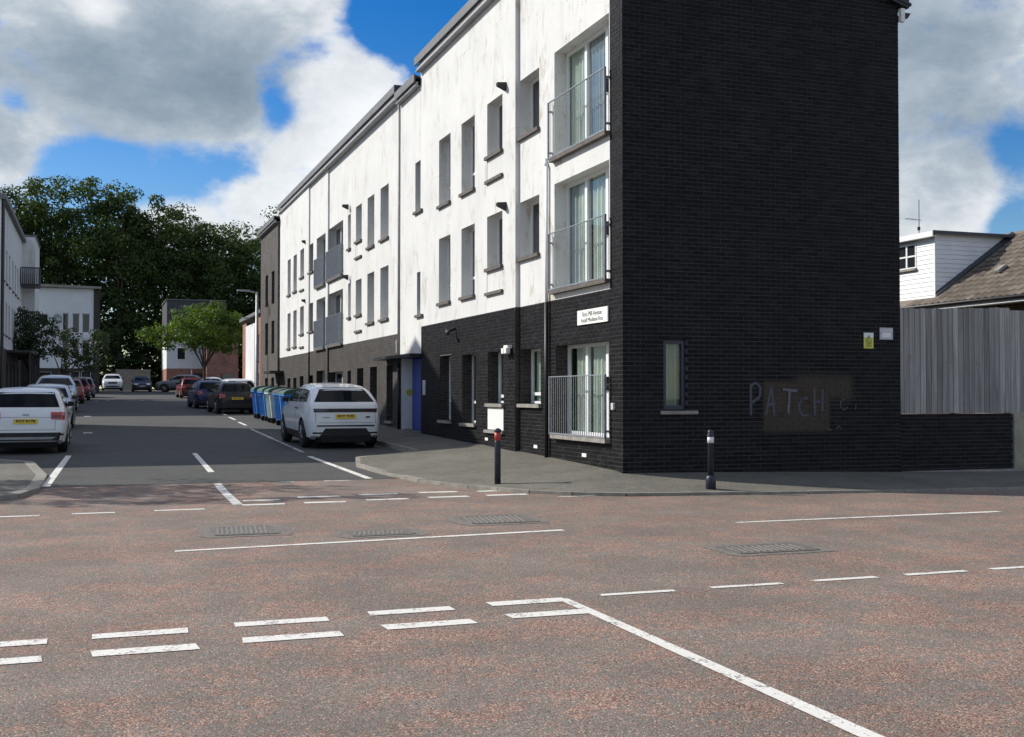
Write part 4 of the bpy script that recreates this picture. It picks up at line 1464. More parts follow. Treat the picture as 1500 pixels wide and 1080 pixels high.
    m = MB(); m.box(2.5, T - .05, -.06, .0, 6.42, 6.75); m.box(-3, T - .05, -.06, .0, 3.8, 4.0); m.build('floor_band', 'far_render', B)
    simple_windows(B, fr, wins, depth=.12, sill=None)
    simple_windows(B, fr, lw, depth=.12, sill=None)
    S_ = thing('satellite_dish', 'grey satellite dish on the white end building', 'satellite dish', (-3.15, 107.6, 8.1))
    m = MB()
    for k in range(14):
        a, b = 2 * math.pi * k / 14, 2 * math.pi * (k + 1) / 14
        m.poly([(0, .08, 0), (.38 * math.cos(a), -.06, .38 * math.sin(a)), (.38 * math.cos(b), -.06, .38 * math.sin(b))])
    m.build('dish', 'pole_grey', S_, True)
    m = MB(); m.tube((0, .08, 0), (0, .4, -.1), .025, n=6); m.build('arm', 'pole_grey', S_)

    # white, slate and red brick house in the middle of the far end
    B = thing('slate_and_brick_house', 'far house with dark slate upper wall, white middle and red brick base behind street tree', 'house', (6.9, 125, 0))
    m = MB(); m.poly([(0, 0, 7.1), (5.9, 0, 7.1), (5.9, 0, 11.3), (0, 0, 11.25)]); m.poly([(0, 0, 7.1), (0, 9, 7.1), (0, 9, 11.25), (0, 0, 11.25)]); m.build('slate_wall', 'slate', B)
    m = MB(); m.poly([(0, 0, 4.2), (5.9, 0, 4.2), (5.9, 0, 7.1), (0, 0, 7.1)]); m.poly([(0, 0, 4.2), (0, 9, 4.2), (0, 9, 7.1), (0, 0, 7.1)]); m.build('rendered_wall', 'far_render', B)
    m = MB(); m.poly([(0, 0, 1), (5.9, 0, 1), (5.9, 0, 4.2), (0, 0, 4.2)]); m.poly([(0, 0, 1), (0, 9, 1), (0, 9, 4.2), (0, 0, 4.2)]); m.build('brick_wall', 'red_brick', B)
    m = MB(); m.box(-.1, 6.0, -.1, 9, 11.3, 11.4); m.build('roof', 'fascia', B)
    m = MB(); m.box(2.6, 3.6, -.06, .02, 1.6, 3.7); m.build('door', 'black_metal', B)
    m = MB(); m.box(2.42, 2.56, -.08, .02, 1.6, 4.1); m.build('door_post', 'upvc', B)
    for x in (1.0, 4.2):
        m = MB(); m.box(x, x + .9, -.05, .02, 5.1, 6.4); f_ = m.build('window', 'upvc', B)
        m = MB(); m.box(x + .08, x + .82, -.07, -.052, 5.18, 6.32); m.build('pane', 'glass', f_)
    m = MB(); m.box(3.75, 6.9, -3.2, -.3, 1, 8.5); w = m.build('brick_wing', 'red_brick', B)
    m = MB(); m.box(3.65, 7.0, -3.3, -.3, 8.5, 8.65); m.build('wing_roof', 'fascia', w)
    m = MB(); m.box(5.2, 6.4, -3.26, -3.18, 1.9, 3.6); m.build('wing_window', 'glass', w)
    # red brick and white building behind the end of the corner block
    B = thing('red_brick_building', 'red brick building with white rendered strip just past the corner apartment block', 'building', (9.35, 70, 0))
    fr = Fr((0, 0), (0, 1), (1, 0))
    bw = [(1.6, 2.6, 3.6, 5.2), (1.6, 2.6, 1.4, 2.8)]
    m = MB(); wall(m, fr, 8.0, 10, .5, 6.3, [], .15); m.build('brick_wall', 'red_brick', B)
    m = MB(); wall(m, fr, 0, 3.4, .5, 6.4, bw, .15)
    m.poly([(0, 0, .5), (8, 0, .5), (8, 0, 6.4), (0, 0, 6.4)]); m.build('brick_wall', 'red_brick', B)
    m = MB(); wall(m, fr, 3.4, 8.0, 2.2, 6.0, [], .15, -.04); m.build('rendered_wall', 'far_render', B)
    m = MB(); wall(m, fr, 3.4, 8.0, .5, 2.2, [], .15, -.02); m.build('base_wall', 'black_metal', B)
    m = MB(); m.box(-.2, 8, -.2, 10.2, 6.4, 6.6); m.build('roof', 'fascia', B)
    m = MB(); m.box(-1.6, .0, 5, 8.4, 2.3, 2.42); m.build('canopy', 'fascia_light', B)
    simple_windows(B, fr, bw, depth=.1)
    # rough low wall at the very end
    B = thing('far_garden_wall', 'plain brown garden wall between the far parked cars', 'wall', (2.0, 127, 0))
    m = MB(); m.box(0, 3.4, 0, .25, 1.5, 4.0); m.build('wall_face', 'garden_wall', B)
    m = MB(); m.box(-.05, 3.45, -.05, .3, 4.0, 4.1); m.build('coping', 'concrete_sill', B)


left_and_far()


# ------------------------------------------------------------------ cars
def lerp(pts, x):
    if x <= pts[0][0]:
        return pts[0][1]
    for (a, b), (c, d) in zip(pts, pts[1:]):
        if x <= c:
            t = (x - a) / (c - a)
            return b + (d - b) * t
    return pts[-1][1]


CAR = {
    'suv': dict(L=4.37, W=1.94, H=1.63, belt=1.10, gc=.22, tum=.66, wr=.36, wy=(.86, 3.52),
                top=[(0, .70), (.03, .86), (.06, 1.04), (.11, 1.14), (.16, 1.17), (.46, 1.46), (.62, 1.53), (1.1, 1.60), (1.8, 1.63), (2.3, 1.60), (2.55, 1.53), (3.2, 1.10), (3.4, 1.06), (4.0, .98), (4.27, .84), (4.37, .66)]),
    'crossover': dict(L=4.19, W=1.80, H=1.51, belt=1.00, gc=.20, tum=.74, wr=.34, wy=(.83, 3.43),
                      top=[(0, .66), (.03, .82), (.07, .96), (.12, 1.02), (.36, 1.38), (.50, 1.45), (1.0, 1.50), (1.7, 1.51), (2.25, 1.47), (2.5, 1.40), (3.1, 1.02), (3.3, .99), (3.9, .90), (4.1, .78), (4.19, .6)]),
    'hatch': dict(L=4.1, W=1.76, H=1.46, belt=.95, gc=.18, tum=.72, wr=.32, wy=(.75, 3.3),
                  top=[(0, .60), (.03, .78), (.07, .92), (.12, .98), (.42, 1.32), (.58, 1.40), (1.1, 1.45), (1.7, 1.46), (2.2, 1.40), (2.4, 1.34), (3.05, .96), (3.2, .93), (3.8, .82), (4.0, .72), (4.1, .55)]),
    'saloon': dict(L=4.6, W=1.80, H=1.44, belt=.95, gc=.18, tum=.70, wr=.33, wy=(1.0, 3.75),
                   top=[(0, .62), (.04, .86), (.10, .98), (.55, 1.04), (.75, 1.08), (1.35, 1.37), (1.7, 1.43), (2.1, 1.44), (2.6, 1.38), (3.4, .98), (3.6, .94), (4.25, .84), (4.5, .72), (4.6, .55)]),
}
CAR_CACHE = {}


def car_body(kind):
    c = CAR[kind]
    L, Wh, H, belt = c['L'], c['W'] / 2, c['H'], c['belt']
    ys = sorted(set([p[0] for p in c['top']] + [.2, .28, .75, .9, 1.35, 1.5, 2.0, 2.8, 3.0, 3.6, L - .2, L - .05]))
    ss = [0, .06, .16, .28, .4, .5, .6, .68, .75, .81, .86, .905, .94, .97, .99, 1.]
    rings = []
    for y in ys:
        zt = lerp(c['top'], y)
        zb = c['gc'] + (.10 * max(0, 1 - y / .35) ** 1.5) + (.10 * max(0, 1 - (L - y) / .35) ** 1.5)
        a = lerp([(0, .78), (.03, .86), (.08, .915), (.18, .955), (.35, .98), (.7, 1.), (L - .9, 1.), (L - .4, .95), (L - .12, .86), (L, .72)], y)
        pts = [(0, zb)]
        for s in ss:
            z = zb + (zt - zb) * s
            if z < .5:
                w = .93 + .06 * (z - zb) / max(.01, .5 - zb)
            elif z < .72:
                w = .99 + .01 * (z - .5) / .22
            elif z < belt:
                w = 1.0 - .045 * (z - .72) / (belt - .72)
            else:
                w = .955 - (.955 - c['tum']) * ((z - belt) / (H - belt)) ** 1.1
            w *= a * Wh
            r = min(.10, (zt - zb) * .3)
            q = max(0., (z - (zt - r)) / r)
            ins = r * 1.15 * (1 - math.sqrt(max(0., 1 - q * q)))
            if s == 0:
                w *= .9
            pts.append((w - ins, z))
        wt = pts[-1][0]
        pts += [(wt * .72, zt + .012), (wt * .38, zt + .022), (0, zt + .026)]
        rings.append((y, pts))
    v, f = [], []
    n = len(rings[0][1])
    m = 2 * n - 2
    for y, pts in rings:
        for x, z in pts:
            v.append((x, y, z))
        for x, z in reversed(pts[1:-1]):
            v.append((-x, y, z))
    for i in range(len(rings) - 1):
        for k in range(m):
            k2 = (k + 1) % m
            f.append((i * m + k, i * m + k2, (i + 1) * m + k2, (i + 1) * m + k))
    f.append(tuple(range(m))[::-1])
    e = (len(rings) - 1) * m
    f.append(tuple(e + k for k in range(m)))
    me = bpy.data.meshes.new('body')
    me.from_pydata(v, [], f)
    bm = bmesh.new(); bm.from_mesh(me); bmesh.ops.recalc_face_normals(bm, faces=bm.faces)
    bm.to_mesh(me); bm.free()
    me.materials.append(MATS['paint_white']); me.materials.append(MATS['black_plastic'])
    o = bpy.data.objects.new('tmp_body', me); COL.objects.link(o)
    # wheel arches
    cuts = []
    for wy in c['wy']:
        for sx in (-1, 1):
            q = MB(); q.tube((sx * (Wh - .30), wy, c['wr'] + .01), (sx * (Wh + .3), wy, c['wr'] + .01), c['wr'] + .055, n=28)
            cm = q.mesh('cut', 'black_plastic')
            bm = bmesh.new(); bm.from_mesh(cm); bmesh.ops.recalc_face_normals(bm, faces=bm.faces); bm.to_mesh(cm); bm.free()
            co = bpy.data.objects.new('tmp_cut', cm); COL.objects.link(co); cuts.append(co)
            b = o.modifiers.new('b', 'BOOLEAN'); b.operation = 'DIFFERENCE'; b.object = co; b.solver = 'EXACT'
            if hasattr(b, 'material_mode'):
                b.material_mode = 'TRANSFER'
    dg = bpy.context.evaluated_depsgraph_get()
    out = bpy.data.meshes.new_from_object(o.evaluated_get(dg))
    out.name = 'body'
    for q in cuts + [o]:
        bpy.data.objects.remove(q)
    out.polygons.foreach_set('use_smooth', [True] * len(out.polygons))
    try:
        out.set_sharp_from_angle(angle=R(35))
    except Exception:
        pass
    bvh = BVHTree.FromPolygons([tuple(q.co) for q in out.vertices], [tuple(p.vertices) for p in out.polygons])
    return out, bvh


def patch(bvh, L, axis, quad, mat, off=.006, n=12, m=6, name='patch', thick=.02):
    """sheet that follows the body; quad = (bottom-left, bottom-right, top-right, top-left) in the view plane"""
    (a, b, c, d) = quad
    grid = []
    for j in range(m + 1):
        row = []
        for i in range(n + 1):
            s, t = i / n, j / m
            p = [(a[k] * (1 - s) + b[k] * s) * (1 - t) + (d[k] * (1 - s) + c[k] * s) * t for k in range(2)]
            if axis == 'rear':
                o, dr = Vector((p[0], -2, p[1])), Vector((0, 1, 0))
            elif axis == 'front':
                o, dr = Vector((p[0], L + 2, p[1])), Vector((0, -1, 0))
            elif axis == 'right':
                o, dr = Vector((3, p[0], p[1])), Vector((-1, 0, 0))
            else:
                o, dr = Vector((-3, p[0], p[1])), Vector((1, 0, 0))
            h = bvh.ray_cast(o, dr)
            row.append((h[0] - dr * off, dr) if h[0] is not None else None)
        grid.append(row)
    mb = MB()
    idx = {}
    for j in range(m + 1):
        for i in range(n + 1):
            g = grid[j][i]
            if g:
                idx[(i, j)] = len(mb.v)
                mb.v.append(tuple(g[0])); mb.v.append(tuple(g[0] + g[1] * thick))
    for j in range(m):
        for i in range(n):
            k = [(i, j), (i + 1, j), (i + 1, j + 1), (i, j + 1)]
            if all(q in idx for q in k):
                mb.f.append(tuple(idx[q] for q in k))
                for q, r in zip(k, k[1:] + k[:1]):
                    # skirt on the outline
                    edge = (q[1] == r[1] == 0) or (q[1] == r[1] == m) or (q[0] == r[0] == 0) or (q[0] == r[0] == n)
                    if edge:
                        mb.f.append((idx[q], idx[q] + 1, idx[r] + 1, idx[r]))
    return mb.mesh(name, mat, False)


def rect(x0, x1, z0, z1):
    return ((x0, z0), (x1, z0), (x1, z1), (x0, z1))


def car_kit(kind, style):
    """parts of one kind of car: list of (name, mesh, parent index or None)"""
    key = (kind, style)
    if key in CAR_CACHE:
        return CAR_CACHE[key]
    c = CAR[kind]
    if kind not in CAR_CACHE:
        CAR_CACHE[kind] = car_body(kind)
    body, bvh = CAR_CACHE[kind]
    L, Wh, H, belt = c['L'], c['W'] / 2, c['H'], c['belt']
    P = [('body', body, None)]

    def add(name, axis, quad, mat, par=None, **k):
        P.append((name, patch(bvh, L, axis, quad, mat, name=name, **k), par))
        return len(P) - 1
    sal = kind == 'saloon'
    zt = H - .09 if kind != 'suv' else H - .13
    wl, wh = Wh * .80, Wh * c['tum'] * .90
    zb = belt + .08
    if sal:
        zb = 1.10
    # glass
    add('rear_window', 'rear', ((-wl, zb), (wl, zb), (wh, zt), (-wh, zt)), 'car_glass', n=16, m=8)
    add('windscreen', 'front', ((-wl, belt + .08), (wl, belt + .08), (wh, zt), (-wh, zt)), 'car_glass', n=16, m=8)
    yr = {'suv': .55, 'crossover': .5, 'hatch': .62, 'saloon': 1.05}[kind]
    yf = {'suv': 3.05, 'crossover': 2.95, 'hatch': 2.9, 'saloon': 3.2}[kind]
    ym = (yr + yf) / 2 - .1
    for ax in ('right', 'left'):
        add('side_window', ax, ((yr, belt + .07), (ym, belt + .05), (ym, H - .14), (yr + .28, H - .17)), 'car_glass', n=8, m=5)
        add('side_window', ax, ((ym + .07, belt + .05), (yf, belt + .05), (yf - .66, H - .14), (ym + .07, H - .14)), 'car_glass', n=8, m=5)
        sgn = 1 if ax == 'right' else -1
        m = MB(); m.hexa([(sgn * (Wh - .06), yf - .12, belt + .02), (sgn * (Wh + .10), yf - .16, belt + .03), (sgn * (Wh + .10), yf - .06, belt + .03), (sgn * (Wh - .06), yf, belt + .02)], [(sgn * (Wh - .06), yf - .12, belt + .15), (sgn * (Wh + .09), yf - .15, belt + .14), (sgn * (Wh + .09), yf - .07, belt + .14), (sgn * (Wh - .06), yf, belt + .15)])
        P.append(('wing_mirror', m.mesh('wing_mirror', 'black_plastic'), None))
        add('sill_trim', ax, rect(c['wy'][0] + c['wr'] + .08, c['wy'][1] - c['wr'] - .08, c['gc'] + .07, c['gc'] + .19), 'black_plastic', off=.008)
        for y in (ym + .02,):
            add('door_seam', ax, rect(y, y + .012, c['gc'] + .2, belt + .02), 'black_plastic', off=.002, n=1, m=8, thick=.004)
        m = MB(); m.box(sgn * (Wh + .005) - .02, sgn * (Wh + .005) + .02, ym - .28, ym - .10, belt - .12, belt - .09)
        P.append(('door_handle', m.mesh('door_handle', 'black_plastic'), None))
    # tail
    if style == 'evoque':
        add('lamp_band', 'rear', ((-.80, .925), (.80, .925), (.82, 1.015), (-.82, 1.015)), 'black_plastic', off=.012, n=24)
        for sg in (-1, 1):
            add('tail_light', 'rear', rect(sg * .80 if sg < 0 else .46, -.46 if sg < 0 else .80, .945, 1.0), 'tail_dark', off=.018)
            add('reflector', 'rear', rect(*(sorted((sg * .58, sg * .83))), .385, .425), 'tail_dark', off=.01)
        add('spoiler_lip', 'rear', rect(-.62, .62, H - .085, H - .03), 'paint_white', off=.05, thick=.08)
        add('bumper_slot', 'rear', ((-.74, .565), (.74, .565), (.74, .60), (-.74, .60)), 'black_plastic', off=.008)
        add('diffuser', 'rear', ((-.66, .33), (.66, .33), (.52, .52), (-.52, .52)), 'black_plastic', off=.014, m=8)
        add('maker_emblem', 'rear', rect(.52, .62, .78, .82), 'black_plastic', off=.008, n=2, m=2)
        add('lettering_badge', 'rear', rect(-.58, -.40, .785, .80), 'ink', off=.004, n=2, m=1)
        P.append(('rear_wiper', MB().box(-.02, .3, .125, .14, 1.18, 1.2).mesh('rear_wiper', 'black_plastic'), None))
        pz = .76
        add('tailgate_seam', 'rear', rect(-.76, .76, .655, .663), 'ink', off=.003, m=1, thick=.004)
        for sg in (-1, 1):
            add('tailgate_seam', 'rear', rect(sg * .765 - .004, sg * .765 + .004, .66, .92), 'ink', off=.003, n=1, thick=.004)
    else:
        tz = belt - .14
        tw = .30 if style == 'q2' else .26
        for sg in (-1, 1):
            x0, x1 = sorted((sg * (Wh * .93), sg * (Wh * .93 - tw)))
            q = add('tail_light', 'rear', ((x0, tz - .07), (x1, tz - .05 if sg < 0 else tz - .07), (x1, tz + .11), (x0, tz + .11)) if sg < 0 else ((x0, tz - .05), (x1, tz - .07), (x1, tz + .11), (x0, tz + .11)), 'tail_red', off=.016)
            add('light_insert', 'rear', rect(x0 + .05, x1 - .08, tz - .015, tz + .04), 'tail_dark', q, off=.02)
            add('reflector', 'rear', rect(*sorted((sg * .55, sg * .80)), .43, .475), 'tail_dark', off=.01)
        add('bumper', 'rear', ((-Wh * .86, .31), (Wh * .86, .31), (Wh * .92, .50), (-Wh * .92, .50)), 'black_plastic', off=.012, n=20)
        if style == 'q2':
            add('skid_plate', 'rear', ((-.55, .345), (.55, .345), (.66, .40), (-.66, .40)), 'alloy', off=.022)
            add('tailgate_crease', 'rear', rect(-.55, .55, .845, .852), 'ink', off=.003, m=1)
            add('emblem', 'rear', rect(-.07, .07, .885, .925), 'alloy', off=.006, n=3, m=2)
        pz = .66 if style != 'q2' else .70
        add('tailgate_seam', 'rear', rect(-.62, .62, .56, .567), 'ink', off=.003, m=1, thick=.004)
        for sg in (-1, 1):
            add('tailgate_seam', 'rear', rect(sg * .63 - .004, sg * .63 + .004, .56, belt - .22), 'ink', off=.003, n=1, thick=.004)
    q = add('number_plate', 'rear', rect(-.26, .26, pz, pz + .112), 'plate_yellow', off=.014, n=2, m=1)
    plate_z = pz + .056
    # nose
    for sg in (-1, 1):
        x0, x1 = sorted((sg * Wh * .80, sg * Wh * .40))
        add('headlight', 'front', rect(x0, x1, belt - .27, belt - .13) if not sg else rect(x0, x1, belt - .29, belt - .15), 'lamp_lens', off=.012)
    add('grille', 'front', rect(-.42, .42, belt - .40, belt - .18), 'black_plastic', off=.01)
    add('lower_intake', 'front', rect(-.6, .6, .36, .48), 'black_plastic', off=.01)
    add('number_plate', 'front', rect(-.26, .26, .50, .612), 'plate_white', off=.016, n=2, m=1)
    P.append(('underbody', MB().hexa([(-Wh * .72, .10, .15), (Wh * .72, .10, .15), (Wh * .72, L - .12, .15), (-Wh * .72, L - .12, .15)], [(-Wh * .80, .03, c['gc'] + .14), (Wh * .80, .03, c['gc'] + .14), (Wh * .80, L - .04, c['gc'] + .14), (-Wh * .80, L - .04, c['gc'] + .14)]).mesh('underbody', 'black_plastic'), None))  # black chassis box that also stands in for the shadow under the car
    if style == 'evoque':
        P.append(('rear_valance', MB().hexa([(-.62, .02, .17), (.62, .02, .17), (.62, .3, .17), (-.62, .3, .17)], [(-.66, -.006, .36), (.66, -.006, .36), (.66, .3, .36), (-.66, .3, .36)]).mesh('rear_valance', 'black_plastic'), None))
    # wheels
    for wy in c['wy']:
        for sg in (-1, 1):
            r = c['wr']
            w = .22
            m = MB()
            prof = [(r * .60, -w / 2), (r * .93, -w / 2), (r, -w / 2 + .03), (r, w / 2 - .03), (r * .93, w / 2), (r * .60, w / 2)]
            m.lathe(prof, n=26)
            rot = Matrix.Rotation(R(90), 4, 'Y')
            cx = sg * (Wh - .125)
            m.v = [tuple((rot @ Vector(p)) + Vector((cx, wy, r + .005))) for p in m.v]
            P.append(('wheel', m.mesh('wheel', 'tyre', True), None))
            wi = len(P) - 1
            s = MB()
            xo = cx + sg * (w / 2 - .015)
            s.tube((xo - sg * .05, wy, r + .005), (xo, wy, r + .005), r * .62, n=22)
            s2 = MB()
            for k in range(5):
                a = 2 * math.pi * k / 5
                s2.tube((xo + sg * .008, wy + .03 * math.cos(a), r + .005 + .03 * math.sin(a)), (xo + sg * .016, wy + r * .58 * math.cos(a), r + .005 + r * .58 * math.sin(a)), .035, .028, n=6)
            P.append(('rim', s.mesh('rim', 'dark_alloy'), wi))
            P.append(('spokes', s2.mesh('spokes', 'alloy'), wi))
    CAR_CACHE[key] = (P, plate_z, bvh, L)
    return CAR_CACHE[key]


PLATE_TXT = {}


def car(label, kind, style, paint, x, y, rot=0., cat='car', plate=None, name='parked_car', lift=0, group='cars parked along the street'):
    P, plate_z, bvh, L = car_kit(kind, style)
    t = thing(name, label, cat, (x, y, street_z(y) + .006 + lift), R(rot), group)
    t.rotation_euler = (math.atan(.0185) * math.cos(R(rot)), 0, R(rot)) if y > 19 else (0, 0, R(rot))
    made = []
    first_plate = None
    for nm, me, par in P:
        o = inst(nm, me, made[par] if par is not None else t)
        if nm in ('body', 'spoiler_lip'):
            o.material_slots[0].link = 'OBJECT'
            o.material_slots[0].material = MATS[paint]
        if nm == 'number_plate' and first_plate is None:
            first_plate = o
        made.append(o)
    if plate:
        me = text_mesh(plate, .098, 'ink', 'plate_characters', .0005, .003)
        o = inst('plate_characters', me, first_plate)
        h = bvh.ray_cast(Vector((0, -2, plate_z)), Vector((0, 1, 0)))
        o.rotation_euler = (R(90), 0, 0); o.location = (0, (h[0].y if h[0] else 0) - .017, plate_z)
    return t


car('white sports utility vehicle with black rear light band parked by the dark brick front', 'suv', 'evoque', 'paint_white', 5.95, 29.0, 1.5, 'suv', 'RGZ 7570')
car('white crossover with red tail lights parked nearest on the left', 'crossover', 'q2', 'paint_white', -1.50, 28.8, 0, 'suv', 'PGZ 8178')
car('silver hatchback parked directly beyond the white crossover on the left', 'hatch', 'plain', 'paint_silver', -1.55, 44.8, 180)
car('tall silver car with wide windscreen facing the camera on the left', 'suv', 'plain', 'paint_silver', -1.75, 60.5, 180, lift=.08)
car('bright red hatchback parked on the left beyond the silver cars', 'hatch', 'plain', 'paint_red', -1.5, 72.5, 0)
car('dark red car last in the left hand row', 'hatch', 'plain', 'paint_darkred', -1.2, 80.5, 0)
car('grey hatchback at the far end of the left row beyond the red cars', 'hatch', 'plain', 'paint_grey', -.9, 88, 0)
car('black hatchback with yellow plate parked just beyond the blue wheelie bins', 'hatch', 'plain', 'paint_black', 6.1, 54.0, 3, 'car', 'AHZ 4321')
car('navy blue car parked in front of the black hatchback', 'hatch', 'plain', 'paint_navy', 5.75, 61.8, 3)
car('white car with curved roof half hidden behind the black hatchback', 'hatch', 'plain', 'paint_white', 7.0, 60.2, 4, lift=.1)
car('small dark red car beyond the navy blue car', 'hatch', 'plain', 'paint_darkred', 6.6, 86, 2)
car('white saloon parked sideways at the far right of the street end', 'saloon', 'plain', 'paint_white', 11.6, 104.5, 78)
car('dark grey sports utility vehicle parked sideways at the street end', 'suv', 'plain', 'paint_grey', 9.6, 112, 80, 'suv')
car('black car facing the camera before the far garden wall', 'saloon', 'plain', 'paint_black', 4.1, 118, 180)
car('white sports utility vehicle facing the camera at the far end', 'suv', 'plain', 'paint_white', 1.55, 122.8, 180, 'suv')


# ------------------------------------------------------------------ bins
def bins():
    kit = {}

    def make(col, lid, x, y, rot, label, lid_open=0):
        t = thing('wheelie_bin', label, 'bin', (x, y, street_z(y)), R(rot), 'communal wheelie bins beside the street')
        w, d = .63, .50      # half width along y, half depth along x
        m = MB()
        m.hexa([(-d * .80, -w * .94, .20), (d * .80, -w * .94, .20), (d * .80, w * .94, .20), (-d * .80, w * .94, .20)], [(-d, -w, 1.16), (d, -w, 1.16), (d, w, 1.16), (-d, w, 1.16)])
        b = m.build('body', col, t, bevel=.03)
        m = MB()
        for y_ in (-.4, -.13, .13, .4):
            m.hexa([(-d * .84 - .03, y_ - .02, .24), (-d * .84 + .03, y_ - .02, .24), (-d * .84 + .03, y_ + .02, .24), (-d * .84 - .03, y_ + .02, .24)], [(-d - .02, y_ - .02, 1.1), (-d + .03, y_ - .02, 1.1), (-d + .03, y_ + .02, 1.1), (-d - .02, y_ + .02, 1.1)])
        m.build('ribs', col, b)
        m = MB(); m.box(-d - .05, d + .05, -w - .04, w + .04, 1.10, 1.17); m.build('rim', col, b, bevel=.015)
        m = MB()
        n = 10
        for k in range(n):
            a0, a1 = math.pi * k / n, math.pi * (k + 1) / n
            xa, xb = -(d + .06) * math.cos(a0), -(d + .06) * math.cos(a1)
            za, zb = 1.172 + .19 * math.sin(a0) ** .8, 1.172 + .19 * math.sin(a1) ** .8
            m.poly([(xa, -w - .05, za), (xb, -w - .05, zb), (xb, w + .05, zb), (xa, w + .05, za)])
            m.poly([(xa, -w - .05, 1.172), (xb, -w - .05, 1.172), (xb, -w - .05, zb), (xa, -w - .05, za)])
            m.poly([(xa, w + .05, 1.172), (xb, w + .05, 1.172), (xb, w + .05, zb), (xa, w + .05, za)])
        m.build('lid', lid, t, True)
        for sx in (-1, 1):
            for sy in (-1, 1):
                m = MB(); m.tube((sx * .33, sy * .48 - .03, .10), (sx * .33, sy * .48 + .03, .10), .10, n=14); m.build('wheel', 'tyre', t)
        m = MB(); m.tube((-d - .07, -w * .5, 1.02), (-d - .07, w * .5, 1.02), .016, n=6); m.build('handle', 'black_metal', t)
        return t
    make('bin_blue', 'bin_lid', 6.55, 40.2, 0, 'blue wheelie bin with dark green lid nearest to the white suv')
    make('bin_blue', 'bin_lid_black', 6.6, 42.0, 2, 'blue wheelie bin second from the white suv')
    make('bin_pale', 'bin_lid', 6.6, 44.3, -1, 'pale grey wheelie bin between the blue bins')
    make('bin_blue', 'bin_lid', 6.62, 46.3, 1, 'blue wheelie bin just beyond the pale bin')
    make('bin_blue', 'bin_lid', 6.62, 48.6, -2, 'blue wheelie bin at the far end of the row next to the black hatchback')


bins()


